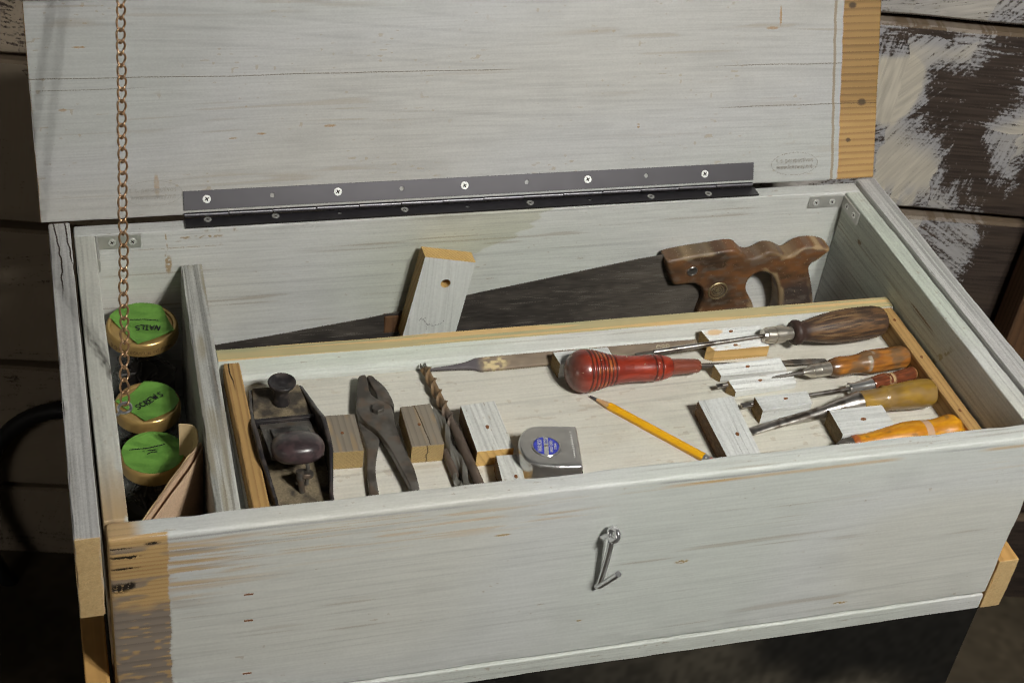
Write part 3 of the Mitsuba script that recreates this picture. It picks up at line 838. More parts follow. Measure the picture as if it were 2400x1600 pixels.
scene['medallion_brass'] = {'type': 'twosided', 'bsdf': {'type': 'principled', 'base_color': rgb(0.30, 0.235, 0.13), 'metallic': 0.7, 'roughness': 0.45}}
M('saw_handle_wood', c_saw_handle, 0.5, 0.4)
M('saw_steel', c_blade, 0.36, 0.6, metallic=0.4)
M('old_steel', c_old_steel, r_old_steel, 0.6, metallic=0.42)
M('bright_steel', c_bright_steel, 0.30, 0.5, metallic=0.95)
M('auger_steel', c_auger, 0.45, 0.4, metallic=0.3)
M('drill_steel', (0.175, 0.168, 0.148), 0.34, 0.6, metallic=0.4)
M('file_steel', c_file, 0.55, 0.3, metallic=0.15)
M('file_stamp', (0.36, 0.31, 0.22), 0.6, 0.3)
M('plane_iron', c_japan, 0.38, 0.5)
M('plane_dust', c_dusty, 0.75, 0.2)
M('plane_cap', c_cap, 0.30, 0.5)
M('jar_gold', c_gold, 0.30, 0.5, metallic=0.55)
M('green_tape', c_tape, 0.6, 0.25)
M('lid_print', (0.13, 0.075, 0.03), 0.5, 0.3)
M('jar_contents', (0.030, 0.025, 0.023), 0.5, 0.4, metallic=0.4)
scene['jar_glass'] = {'type': 'thindielectric', 'int_ior': 1.5}
M('sand_grit', c_grit, 0.85, 0.1)
M('sand_paper_back', (0.52, 0.39, 0.22), 0.8, 0.1)
M('dark_handle_wood', c_dark_wood, 0.5, 0.35)
M('orange_varnish', c_orange, 0.24, 0.5, clearcoat=0.4, clearcoat_gloss=0.85)
M('yellow_varnish', c_yellow_handle, 0.32, 0.5)
M('redbrown_varnish', c_redbrown, 0.25, 0.5)
M('red_varnish', c_red, 0.24, 0.5, clearcoat=0.5, clearcoat_gloss=0.85)
M('amber_plastic', c_amber, 0.18, 0.5, clearcoat=0.6, clearcoat_gloss=0.9)
M('pencil_paint', (0.70, 0.355, 0.010), 0.35, 0.5)
M('pencil_wood', (0.52, 0.315, 0.155), 0.7, 0.2)
M('graphite', (0.055, 0.055, 0.060), 0.35, 0.5)
M('eraser', (0.45, 0.16, 0.13), 0.8, 0.1)
M('label_blue', (0.045, 0.055, 0.36), 0.45, 0.4)
M('label_silver', (0.46, 0.46, 0.45), 0.4, 0.5, metallic=0.4)
M('bright_print', (0.78, 0.78, 0.76), 0.3, 0.5, metallic=0.6)
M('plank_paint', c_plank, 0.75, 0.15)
M('post_wood', c_post, 0.75, 0.15)
M('gap_dark', (0.012, 0.010, 0.008), 0.9, 0.05)
M('hose_rubber', (0.010, 0.010, 0.011), 0.55, 0.35)
M('stand_wood', c_stand, 0.8, 0.1)
M('floor_dirt', c_floor, 0.9, 0.05)
M('lamp_metal', (0.06, 0.06, 0.06), 0.5, 0.4)

# ------------------------------------------------------------------ lamp (out of the frame, up to the right), then two added fill lights
aim = LAMP_AIM - LAMP
lm = frame(LAMP, np.cross(aim, [0, 0, 1]), [0, 0, 1])
zax = aim / np.linalg.norm(aim)
k = thing('work_lamp', 'clamp work lamp with four bulbs in an added deep round shade above the chest', 'lamp')
fr = np.eye(4); xx = np.cross([0, 0, 1], zax); xx /= np.linalg.norm(xx)
yy = np.cross(zax, xx)
fr[:3, 0], fr[:3, 1], fr[:3, 2] = xx, yy, zax
for bx, by in ((-0.085, -0.055), (0.085, -0.060), (-0.080, 0.065), (0.090, 0.060)):
    fr[:3, 3] = LAMP + xx * bx + yy * by
    key = obj('bulb', moved(trimesh.creation.cylinder(radius=LAMP_R, height=0.012, sections=32), fr), 'gap_dark', k, smooth=False)
    scene[key]['emitter'] = {'type': 'area', 'radiance': rgb(LAMP_POWER * 1.0, LAMP_POWER * 0.985, LAMP_POWER * 0.93)}
A, B = LAMP - zax * 0.06, LAMP + zax * 0.20
obj('shade', lathe([(0, 0.0), (0, 0.05), (0.25, 0.157), (1.0, 0.166)], A, B, n=40), 'lamp_metal', k)  # unseen shade, made deep so light falls off toward lid and left
k = thing('overhead_fill_tube', 'added long dim fill tube, unseen above the chest', 'lamp')  # added fill tube and housing, for soft light and streaks on metal
obj('tube', tube([FILL_TUBE + [x, 0, 0] for x in np.linspace(-0.6, 0.6, 9)], 0.017, n=16), 'gap_dark', k, smooth=False)
scene[k + '__tube']['emitter'] = {'type': 'area', 'radiance': rgb(FILL_TUBE_POWER * 1.0, FILL_TUBE_POWER * 0.98, FILL_TUBE_POWER * 0.92)}
obj('housing', rbox(FILL_TUBE + [-0.65, -0.06, 0.030], FILL_TUBE + [0.65, 0.06, 0.07], res=0.3), 'lamp_metal', k)

k = thing('side_fill_light', 'added dim round fill light, unseen far to the left of the chest', 'lamp')  # added globe, fills the dark left wall and right end board
ln = trimesh.creation.icosphere(subdivisions=2, radius=0.38); ln.apply_translation(SIDE_FILL)
obj('globe', ln, 'gap_dark', k, smooth=False)
scene[k + '__globe']['emitter'] = {'type': 'area', 'radiance': rgb(SIDE_FILL_POWER * 1.0, SIDE_FILL_POWER * 0.93, SIDE_FILL_POWER * 0.82)}

# ------------------------------------------------------------------ setting: floor, barn wall, post, stand
obj('floor', rbox((-3.0, -3.0, -0.80), (4.0, 3.0, -0.76), res=2.0), 'floor_dirt', smooth=False)
labels['floor'] = {'label': 'packed brown dirt floor of the barn', 'kind': 'structure'}

PH = math.radians(-13.0)
WT = np.array([math.cos(PH), math.sin(PH), 0.0])
WN = np.array([math.sin(PH), -math.cos(PH), 0.0])       # towards the viewer
W0 = np.array([0.36, 0.62, 0.0])
wall_m = frame(W0, WT, [0, 0, 1])                         # local x along the wall, y up, z out of it (towards the viewer)
wall_m[:3, 2] = WN
wall = thing('barn_wall', 'old dark barn wall of horizontal boards with patchy flaking white paint', 'wall')


def split_plank(t0, t1, z0, z1, seed):
    """A board whose long edges are split and uneven, lying along the wall."""
    n = 60
    t = np.linspace(t0, t1, n)
    e0 = z0 + 0.0045 * (meshkit.fbm(np.stack([t * 9, t * 0 + seed, t * 0], 1), 3, seed) - 0.3) * 1.6
    e1 = z1 - 0.0045 * (meshkit.fbm(np.stack([t * 7, t * 0 + seed + 3, t * 0], 1), 3, seed + 1) - 0.3) * 1.6
    b = 0.003
    prof = lambda i: [(e0[i], -0.022), (e0[i], -b), (e0[i] + b, 0), (e0[i] + 0.02, 0.0012), ((e0[i] + e1[i]) / 2, 0.0006 * math.sin(seed)), (e1[i] - 0.02, 0.001), (e1[i] - b, 0), (e1[i], -b), (e1[i], -0.022)]
    V = np.array([[t[i], y, z] for i in range(n) for y, z in prof(i)])
    m = 9
    F3 = []
    for i in range(n - 1):
        for j in range(m):
            a, bq, c, d = i * m + j, i * m + (j + 1) % m, (i + 1) * m + (j + 1) % m, (i + 1) * m + j
            F3 += [[a, d, c], [a, c, bq]]
    mesh = trimesh.Trimesh(V, np.array(F3), process=False)
    v = mesh.vertices @ wall_m[:3, :3].T + wall_m[:3, 3]
    return trimesh.Trimesh(v, mesh.faces[:, ::-1], process=False)


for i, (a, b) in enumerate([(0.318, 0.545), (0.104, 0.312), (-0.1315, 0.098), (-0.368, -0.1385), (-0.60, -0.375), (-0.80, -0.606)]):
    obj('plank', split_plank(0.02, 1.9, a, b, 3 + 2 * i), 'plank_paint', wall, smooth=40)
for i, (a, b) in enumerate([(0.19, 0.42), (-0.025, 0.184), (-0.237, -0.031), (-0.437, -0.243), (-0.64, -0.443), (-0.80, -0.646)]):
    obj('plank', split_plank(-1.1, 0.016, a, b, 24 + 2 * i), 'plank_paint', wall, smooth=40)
bk = rbox((-1.2, -0.85, -0.05), (2.0, 0.7, -0.024), res=1.0)
obj('backing', trimesh.Trimesh(bk.vertices @ wall_m[:3, :3].T + wall_m[:3, 3], bk.faces[:, ::-1], process=False), 'gap_dark', wall)

post = thing('wooden_post', 'rough reddish brown post standing upright before the barn wall', 'post')
pm = W0 + WT * 0.704 + WN * 0.012
pv = rbox((0, 0, -0.76), (0.030, 0.045, 0.7), b=0.002, res=0.08, amp=0.0015, seed=3, grain=2)
mm = np.eye(4); mm[:3, 0], mm[:3, 1], mm[:3, 3] = WT, -np.cross(WT, [0, 0, 1]), pm
mm[:3, 1] = WN
pv = trimesh.Trimesh(pv.vertices @ mm[:3, :3].T + mm[:3, 3], pv.faces[:, ::-1], process=False)
obj('shaft', pv, 'post_wood', post)

hose = thing('rubber_hose', 'looped black rubber hose hanging beside the chest against the left wall', 'hose')
hp = []
for a in np.linspace(0, 2 * np.pi, 60):
    hp.append(W0 + WT * (-0.36 + 0.155 * math.cos(a)) + np.array([0, 0, -0.655 + 0.175 * math.sin(a)]) + WN * (0.035 + 0.02 * math.sin(2 * a)))
obj('loop', tube(hp[:-1], 0.0105, n=14, closed=True), 'hose_rubber', hose)

stand = thing('wooden_stand', 'nearly black boarded stand that the grey chest rests on', 'stand')
obj('front_panel', rbox((-0.012, -0.014, -0.76), (0.7415, 0.006, -0.2105), res=0.05, amp=0.0012, seed=31, grain=2), 'stand_wood', stand)
obj('side_panel', rbox((0.722, 0.0065, -0.76), (0.741, 0.36, -0.2105), res=0.1), 'stand_wood', stand)
obj('side_panel', rbox((-0.012, 0.0065, -0.76), (0.006, 0.36, -0.2105), res=0.1), 'stand_wood', stand)
obj('top_panel', rbox((0.0075, 0.0075, -0.228), (0.7205, 0.36, -0.2105), res=0.2), 'stand_wood', stand)

# ------------------------------------------------------------------ the chest
chest = thing('tool_chest', 'pale grey painted wooden tool chest standing open with its lid up', 'tool chest')
obj('front_board', rbox((-TE + 0.0012, -TF, -H), (W + TE, 0, 0), b=0.0032, res=0.012, amp=0.0003, chip=0.0012, seed=2, grain=0), 'front_paint', chest, label='front board with bare tan and brown left end')
obj('back_board', rbox((-TE, D, -H), (W + TE, D + TB, 0), b=0.0012, res=0.02, amp=0.0003, chip=0.0008, seed=3, grain=0), 'chest_paint_x', chest)
obj('end_board', rbox((-TE, 0.0006, -H), (0, D - 0.0006, 0.0002), b=0.0014, res=0.012, amp=0.0004, chip=0.0012, seed=4, grain=1), 'chest_paint_y', chest)
obj('end_board', rbox((W, 0.0006, -H), (W + TE, D - 0.0006, 0.0002), b=0.0014, res=0.012, amp=0.0004, chip=0.0010, seed=5, grain=1), 'chest_paint_y', chest)
obj('bottom_board', rbox((-TE + 0.0008, -TF - 0.0004, -0.2085), (W + TE - 0.0008, D + TB, -H - 0.0011), b=0.0016, res=0.014, amp=0.0008, chip=0.0012, seed=6, grain=0), 'chest_paint_x', chest)
for sx in (0, 1):
    xa, xb = (-TE - TC, -TE - 0.0028) if sx == 0 else (W + TE + 0.0012, W + TE + 0.0012 + TC)
    obj('upper_cleat', rbox((xa, -TF + 0.0005, -0.0752), (xb, D + TB, 0.0042), b=0.0012, res=0.010, amp=0.0006, chip=0.0014, seed=8 + sx, grain=1), 'cleat_wood', chest,
        label='weathered grey cleat with sawn tan end' if sx == 0 else None)
    obj('lower_cleat', rbox((xa, -TF + 0.0005, -0.2095), (xb, D + TB, -0.1495), b=0.0012, res=0.012, amp=0.0005, chip=0.001, seed=10 + sx, grain=1), 'cleat_wood', chest)
dv = rbox((-0.0093, 0.002, -H + 0.0005), (0.0093, 0.3455, -0.0360), b=0.0012, res=0.010, amp=0.0005, chip=0.0016, seed=13, grain=1)
sh = np.eye(4); sh[0, 1] = 0.0255; sh[0, 3] = 0.0722
obj('divider', moved(dv, sh), 'divider_wood', chest, label='weathered dividing board with deep ribbed grain')

# lid: local x along the hinge, y up the board, z out of its underside
lid_m = np.eye(4); lid_m[:3, 1], lid_m[:3, 2], lid_m[:3, 3] = LID_D, LID_N, LID0
lidb = rbox((-0.0437, 0.0, -0.0175), (0.7575, 0.1855, 0.0), b=0.0013, res=0.014, amp=0.0003, chip=0.0022, seed=15, grain=0)
lid = obj('lid', moved(lidb, lid_m), 'lid_paint', chest, label='raised lid board with a bare orange strip at its right end')
ridge = rbox((0.7105, 0.002, -0.0002), (0.7168, 0.1850, 0.0009), b=0.0004, res=0.004, amp=0.0006, seed=16, grain=1)


def stamp(cx, cy, fade):
    ring = Point(0, 0).buffer(1, quad_segs=16)
    el = shapely.affinity.scale(ring, 0.0252, 0.0112)
    g = [flat(el.difference(shapely.affinity.scale(ring, 0.02485, 0.01085)), 0.0001)]
    t1 = meshkit.text_mesh('t. s. perspectives', 0.0040, 0.0001); t1.apply_scale([1.0 * 0.0395 / t1.extents[0], 1, 1]); t1.apply_translation([-t1.bounds.mean(0)[0], 0.0015, 0])
    t2 = meshkit.text_mesh('www.timsway.net', 0.0040, 0.0001); t2.apply_scale([1.0 * 0.0385 / t2.extents[0], 1, 1]); t2.apply_translation([-t2.bounds.mean(0)[0], -0.0048, 0])
    m = trimesh.util.concatenate(g + [t1, t2])
    m.apply_translation([cx, cy, 0.0005])
    return m


obj('stamp', moved(stamp(0.6690, 0.0178, 1), lid_m), 'stamp_ink', chest + '__lid', smooth=False, label='oval ink stamp with two lines of lettering near the lid corner')
obj('stamp', moved(stamp(0.0520, 0.0205, 1), lid_m), 'stamp_faint', chest + '__lid', smooth=False, label='faint oval ink stamp half hidden beside the chain')


# long hinge
def screw(o, x, y, r, h=0.0006):
    """Countersunk cross-head screw: head disc with a recessed cross."""
    head = Point(0, 0).buffer(r, quad_segs=8)
    c = shapely.affinity.rotate(shapely.union_all([shapely.box(-r * .58, -r * .14, r * .58, r * .14), shapely.box(-r * .14, -r * .58, r * .14, r * .58)]), 30)
    f = frame(o, x, y)
    return moved(flat(head.difference(c), h), f), moved(flat(c, h * 0.35), f)


def add_screw(part, bsdf, *args):
    head, slot = screw(*args)
    obj(part + '__screw', head, bsdf, chest, smooth=False)
    obj(part + '__screw_slot_shade', slot, 'gap_dark', chest, smooth=False)  # dark insert stands in for shade inside the cross recess


hx0, hx1 = 0.0775, 0.6245
leafp = shapely.box(hx0, 0.0042, hx1, 0.0212)
for hx in (0.1554, 0.2734, 0.3929, 0.5122):
    leafp = leafp.difference(Point(hx, 0.0137).buffer(0.0022, quad_segs=8))
m = flat(leafp, 0.0013); m.apply_translation([0, 0, 0.0003])
obj('hinge__upper_leaf', moved(m, lid_m), 'hinge_steel', chest, smooth=False)
for sx, sy in ((0.0976, 0.0135), (0.2143, 0.0140), (0.3326, 0.0136), (0.4529, 0.0133), (0.5728, 0.0126)):
    add_screw('hinge', 'zinc', LID0 + [sx, 0, 0] + LID_D * sy + LID_N * 0.0016, (1, 0, 0), LID_D, 0.0036)
leafp = shapely.box(hx0, 0.3475, hx1 + 0.0012, 0.3612)
for hx, hy in ((0.2149, 0.3581), (0.3339, 0.357), (0.4538, 0.3569)):
    leafp = leafp.difference(Point(hx, hy - 0.0015).buffer(0.0021, quad_segs=8))
m = flat(leafp, 0.0013); m.apply_translation([0, 0, 0.0012])
obj('hinge__lower_leaf', m, 'hinge_steel', chest, smooth=False)
for sx, sy in ((0.0972, 0.3582), (0.1569, 0.3578), (0.2744, 0.3565), (0.3944, 0.356), (0.515, 0.355), (0.5743, 0.3545)):
    add_screw('hinge', 'bracket_zinc', np.array([sx, sy - 0.001, 0.0024]), (1, 0, 0), (0, 1, 0), 0.0034)
nk = 14
for i in range(nk):
    a = hx0 + (hx1 - hx0) * i / nk
    b = hx0 + (hx1 - hx0) * (i + 1) / nk - 0.0009
    obj('hinge__knuckle', lathe([(0, 0), (0, 0.0021), (1, 0.0021), (1, 0)], (a, 0.3625, 0.0048), (b, 0.3625, 0.0048), n=14), 'hinge_steel', chest)

# corner brackets
for sx in (0, 1):
    part = 'corner_bracket' if sx == 0 else 'corner_bracket_001'
    s = 1 if sx == 0 else -1
    x0 = 0.0 if sx == 0 else W
    zt, zb = (-0.0005, -0.0140) if sx == 0 else (-0.0026, -0.0156)
    a = np.array([x0 + s * 0.0006, D - 0.0022, 0.0])
    leg = rbox((min(x0 + s * 0.0004, x0 + s * 0.0385), D - 0.0022, zb), (max(x0 + s * 0.0004, x0 + s * 0.0385), D - 0.0002, zt), b=0.0005, res=0.01)
    obj(part + '__back_leg', leg, 'bracket_zinc', chest)
    leg = rbox((min(x0 + s * 0.0002, x0 + s * 0.0022), D - 0.036, zb), (max(x0 + s * 0.0002, x0 + s * 0.0022), D - 0.0026, zt), b=0.0005, res=0.01)
    obj(part + '__end_leg', leg, 'bracket_zinc', chest)
    for q in (0.0145, 0.0325):
        add_screw(part, 'zinc', np.array([x0 + s * q * 0.96, D - 0.0024, (zt + zb) / 2]), (1, 0, 0), (0, 0, 1), 0.0033)
        add_screw(part, 'zinc', np.array([x0 + s * 0.0024, D - q * 0.85, (zt + zb) / 2]), (0, -s, 0), (0, 0, 1), 0.0031)

# turn latch that holds the saw against the back board
LX = frame((0, 0.331, 0), (1, 0, 0), (0, 0, 1))
lp = Polygon([(0.2886, -0.0281), (0.3375, -0.0384), (0.3255, -0.1225), (0.2735, -0.1225)])
hole = Point(0.3107, -0.0600).buffer(0.0047, quad_segs=10)
lm2 = flat(lp.difference(hole), 0.0168)
lm2.apply_translation([0, 0, -0.0084])
obj('turn_latch', moved(lm2, LX), 'latch_wood', chest, smooth=False, label='tilted wooden turn latch with a round screw hole')
scr = trimesh.creation.cylinder(radius=0.0048, height=0.002, sections=20)
obj('turn_latch__hole_bottom', moved(scr, frame((0.3107, 0.3335, -0.0600), (1, 0, 0), (0, 0, 1))), 'hole_wood', chest)
obj('turn_latch__spacer', rbox((0.2600, 0.3405, -0.128), (0.2790, 0.3465, -0.1085), b=0.001, res=0.004, amp=0.001, seed=4), 'post_wood', chest)
pm_ = strokes([[(0.2900, -0.0995), (0.2935, -0.1015), (0.2975, -0.1070), (0.303, -0.1085), (0.309, -0.1075), (0.313, -0.1035)], [(0.2885, -0.1015), (0.2905, -0.0985), (0.2925, -0.100), (0.2945, -0.0985)],
               [(0.2965, -0.1130), (0.2972, -0.1065), (0.3005, -0.1060)]], 0.00035)
obj('turn_latch__pencil_mark', moved(flat(pm_, 0.0001), frame((0, 0.3224, 0), (1, 0, 0), (0, 0, 1))), 'pencil_mark', chest, smooth=False)

# staples in the front board
for x, z in ((0.0810, -0.0705), (0.0812, -0.0988), (0.0807, -0.1585)):
    obj('staple', rbox((x - 0.0034, -TF - 0.0003, z - 0.0008), (x + 0.0034, -TF + 0.002, z + 0.0008), b=0.0003, res=0.01), 'nail_rust', chest)

# hook bolt on the front
HOOK_BASE, HOOK_RING, HOOK_TOP, HOOK_BEND, HOOK_TIP = np.array([0.3522, -0.0185, -0.0551]), np.array([0.3555, -0.0290, -0.0427]), np.array([0.3557, -0.0273, -0.0519]), np.array([0.3560, -0.0215, -0.1092]), np.array([0.3612, -0.0395, -0.0761])
eye_c = HOOK_RING
obj('hook__eye_shank', lathe([(0, 0), (0, 0.0030), (0.2, 0.0026), (0.8, 0.0026), (1, 0.0022), (1, 0)], HOOK_BASE, eye_c + (HOOK_BASE - eye_c) * 0.25, n=18), 'chrome', chest)
ra, rb_ = np.array([0.25, -0.85, 0.10]), np.array([0.30, 0.25, 0.90])
ring = [eye_c + 0.0046 * (math.cos(a) * ra / np.linalg.norm(ra) + math.sin(a) * rb_ / np.linalg.norm(rb_)) for a in np.linspace(0, 2 * np.pi, 30, endpoint=False)]
obj('hook__eye', tube(ring, 0.0024, n=12, closed=True), 'chrome', chest)
d = HOOK_BEND - HOOK_TOP
P = np.array([HOOK_TOP, HOOK_TOP + d * 0.80 + [0.0004, 0, 0], HOOK_TOP + d * 0.94 + [0.0002, 0.0006, 0], HOOK_BEND + [-0.0010, 0.0010, 0.0], HOOK_BEND + (HOOK_TIP - HOOK_BEND) * 0.10 + [-0.0004, 0.0003, -0.0004], HOOK_BEND + (HOOK_TIP - HOOK_BEND) * 0.22, HOOK_TIP])
tt = np.concatenate([[0], np.cumsum(np.linalg.norm(np.diff(P, axis=0), axis=1))])
from scipy.interpolate import PchipInterpolator
cur = PchipInterpolator(tt, P)(np.linspace(0, tt[-1], 80))
obj('hook__arm', tube(cur, 0.0025, n=16), 'chrome', chest)

# screw eye in the left end board
RC = np.array([0.0072, 0.1250, -0.0060])
obj('screw_eye__shank', tube([(-0.004, 0.1175, -0.0060), (0.0015, 0.1180, -0.0060), (0.0042, 0.1215, -0.006)], 0.0013, n=10), 'chrome', chest)
ring = [RC + 0.0047 * (math.cos(a) * np.array([1, 0.1, 0]) + math.sin(a) * np.array([0, 0.80, 0.35])) for a in np.linspace(0, 2 * np.pi, 28, endpoint=False)]
obj('screw_eye__ring', tube(ring, 0.0012, n=10, closed=True), 'chrome', chest)

# ------------------------------------------------------------------ chain
chain = thing('chain', 'thin copper coloured chain running up from a screw eye in the left end board', 'chain')
CD = np.array([0.0715, 0.6788, 0.7308]); CD /= np.linalg.norm(CD)
view = np.array([0.10, 0.72, -0.68]); vx = np.cross(CD, view); vx /= np.linalg.norm(vx)
vy = np.cross(CD, vx)
ta = np.linspace(0, 2 * np.pi, 34, endpoint=False)
lk = np.stack([0.0029 * np.sin(ta) * (1 - 0.10 * np.cos(2 * ta)), 0.0017 * np.sin(2 * ta), 0.0057 * np.cos(ta)], 1)
link = tube(lk, 0.00085, n=9, closed=True)
link_ply = mikit.ply(link, 'brass_chain', smooth=True)
PITCH = 0.0093
lm4 = np.eye(4); lm4[:3, 0], lm4[:3, 1], lm4[:3, 2] = vx, vy, CD
start = RC + np.array([0.0005, 0.0035, 0.002]) + CD * 0.0035
VIS = 37
for i in range(VIS):
    mm = lm4.copy(); 
    ang = math.radians(-16 + 8 * math.sin(i * 1.7) + (28 if i < 3 else 0) - (18 if i in (4, 5, 6) else 0))
    rz = np.eye(4); rz[:2, :2] = [[math.cos(ang), -math.sin(ang)], [math.sin(ang), math.cos(ang)]]
    mm = mm @ rz
    mm[:3, 3] = start + CD * (PITCH * i) + vx * 0.0003 * math.sin(i * 0.9)
    obj('link', {**link_ply, 'to_world': T(mm.tolist())}, None, chain)
rest = []
for i in range(VIS, 88):
    mm = lm4.copy(); mm[:3, 3] = start + CD * (PITCH * i)
    rest.append(moved(link, mm))
obj('upper_links', trimesh.util.concatenate(rest), 'brass_chain', chain, smooth=True, kind='stuff')

# ------------------------------------------------------------------ tray
tray = thing('tool_tray', 'shallow painted lift out tray with wooden tool holding blocks inside the chest', 'tray')
obj('floor_board', rbox((0.0910, 0.003, ZF - 0.009), (0.7180, 0.2295, ZF), b=0.0006, res=0.03, amp=0.00012, seed=20, grain=0), 'tray_paint', tray)
prof = [(0.2310, 0.0003), (0.2310, 0.0205), (0.2300, 0.0213), (0.2172, 0.0213), (0.2158, 0.0206), (0.2145, 0.0165), (0.2128, 0.0100), (0.2120, 0.0075), (0.2105, 0.0062), (0.2088, 0.0056), (0.2075, 0.0040), (0.2072, 0.0003)]
xs = np.linspace(0.0885, 0.7190, 80)
V = np.array([[x, y + 0.0006 * (meshkit.noise(np.array([x * 18, 1.0, 2.0])) - 0.5), ZF + z + 0.0008 * (meshkit.noise(np.array([x * 9, 5.0, 2.0])) - 0.5) * (z > 0.01)] for x in xs for y, z in prof])
n, mpr = len(xs), len(prof)
F3 = []
for i in range(n - 1):
    for j in range(mpr):
        a, b, c, d = i * mpr + j, i * mpr + (j + 1) % mpr, (i + 1) * mpr + (j + 1) % mpr, (i + 1) * mpr + j
        F3 += [[a, b, c], [a, c, d]]
for e, rev in ((0, False), ((n - 1) * mpr, True)):
    for j in range(1, mpr - 1):
        F3.append([e, e + j + 1, e + j] if not rev else [e, e + j, e + j + 1])
bm = trimesh.Trimesh(V, np.array(F3), process=False); trimesh.repair.fix_normals(bm)
obj('rail', bm, 'rail_wood', tray, smooth=28, label='back rail of pale moulding')
obj('rail', rbox((0.0922, 0.004, ZF + 0.0003), (0.1052, 0.2120, ZF + 0.0212), b=0.0009, res=0.008, amp=0.0005, chip=0.0010, seed=21, grain=1), 'rail_raw_wood', tray, label='left rail of bare brown wood')
obj('rail', rbox((0.7038, 0.004, ZF + 0.0003), (0.7172, 0.2150, ZF + 0.0212), b=0.0009, res=0.008, amp=0.0004, chip=0.0006, seed=22, grain=1), 'rail_raw_wood', tray, label='right rail of bare brown wood')
obj('rail', rbox((0.1058, 0.004, ZF + 0.0003), (0.7032, 0.0170, ZF + 0.0205), b=0.0009, res=0.03), 'rail_raw_wood', tray, label='front rail of bare brown wood')


def oval_nail(parent, x, y, z, rx=0.0021, ry=0.0011, rot=0.0, tilt=None):
    p = shapely.affinity.rotate(shapely.affinity.scale(Point(0, 0).buffer(1, quad_segs=5), rx, ry), rot)
    m = flat(p, 0.0009)
    f = frame((x, y, z - 0.0004), (1, 0, 0), (0, 1, 0) if tilt is None else tilt)
    obj(parent + '__nail', moved(m, f), 'nail_rust', tray, smooth=False)


def block(bl, br, fr_, fl, ztb, ztf, bsdf, nail=None, zb=ZF + 0.0002, nrot=0.0, rx=0.0021, ry=0.0011, label=None):
    """corners back-left, back-right, front-right, front-left of the top; ztb, ztf: heights of its back and front edge."""
    top = [(*bl, ZF + ztb), (*br, ZF + ztb), (*fr_, ZF + ztf), (*fl, ZF + ztf)]
    bot = [(*bl, zb), (*br, zb), (*fr_, zb), (*fl, zb)]
    key = obj('block', hexa(top, bot, 0.0005), bsdf, tray, smooth=25, label=label)
    name = key.split('__')[1]
    if nail:
        yb, yf = (bl[1] + br[1]) / 2, (fl[1] + fr_[1]) / 2
        f = (nail[1] - yf) / (yb - yf)
        oval_nail(name, nail[0], nail[1], ZF + ztf + (ztb - ztf) * f + 0.0001, rx, ry, nrot, tilt=(0, yb - yf, ztb - ztf))


block((0.1644, 0.1394), (0.1882, 0.1382), (0.1872, 0.0940), (0.1627, 0.0950), 0.0185, 0.0185, 'block_wood_grey', (0.1741, 0.1166), rx=0.0012, ry=0.0012, label='weathered grey brown block beside the plane')
block((0.2268, 0.1420), (0.2527, 0.1430), (0.2525, 0.0925), (0.2258, 0.0930), 0.0180, 0.0180, 'block_wood_grey', (0.2377, 0.1184), rx=0.0012, ry=0.0012, label='weathered grey brown block with a long crack')
block((0.2774, 0.1385), (0.3075, 0.1405), (0.3080, 0.0815), (0.2768, 0.0815), 0.0165, 0.0165, 'block_wood_y', (0.2928, 0.1092), rx=0.0014, ry=0.0022)
block((0.2909, 0.0757), (0.3102, 0.0745), (0.3065, 0.0440), (0.2880, 0.0440), 0.0160, 0.0160, 'block_wood_y', (0.3005, 0.0494), rx=0.0014, ry=0.0018)
block((0.3753, 0.1960), (0.4266, 0.1968), (0.4278, 0.1800), (0.3770, 0.1795), 0.0170, 0.0165, 'block_wood_x2', None)
block((0.5190, 0.2070), (0.5783, 0.2070), (0.5815, 0.1985), (0.5252, 0.1985), 0.0190, 0.0135, 'block_wood_x2', (0.5480, 0.2040))
block((0.5189, 0.1893), (0.5745, 0.1900), (0.5799, 0.1845), (0.5254, 0.1840), 0.0172, 0.0125, 'block_wood_x', (0.5462, 0.1870))
block((0.5157, 0.1634), (0.5809, 0.1651), (0.5849, 0.1545), (0.5208, 0.1550), 0.0145, 0.0082, 'block_wood_x2', (0.5475, 0.1600))
block((0.5205, 0.1415), (0.5839, 0.1455), (0.5872, 0.1375), (0.5265, 0.1335), 0.0145, 0.0068, 'block_wood_x2', (0.5515, 0.1405))
block((0.5351, 0.1161), (0.5865, 0.1174), (0.5835, 0.1005), (0.5348, 0.0970), 0.0148, 0.0155, 'block_wood_x2', (0.5620, 0.1095))
block((0.4821, 0.1168), (0.5160, 0.1189), (0.5110, 0.0400), (0.4806, 0.0400), 0.0160, 0.0160, 'block_wood_y', (0.5003, 0.0711), rx=0.0014, ry=0.0022)
block((0.5931, 0.0884), (0.6446, 0.0880), (0.6437, 0.0600), (0.5916, 0.0565), 0.0168, 0.0168, 'block_wood_x2', (0.6189, 0.0723), rx=0.0026, ry=0.0015)
for x, y in ((0.7095, 0.140), (0.7085, 0.066), (0.7100, 0.1950)):
    oval_nail('rail_002', x, y, ZF + 0.0216, 0.0011, 0.0017)

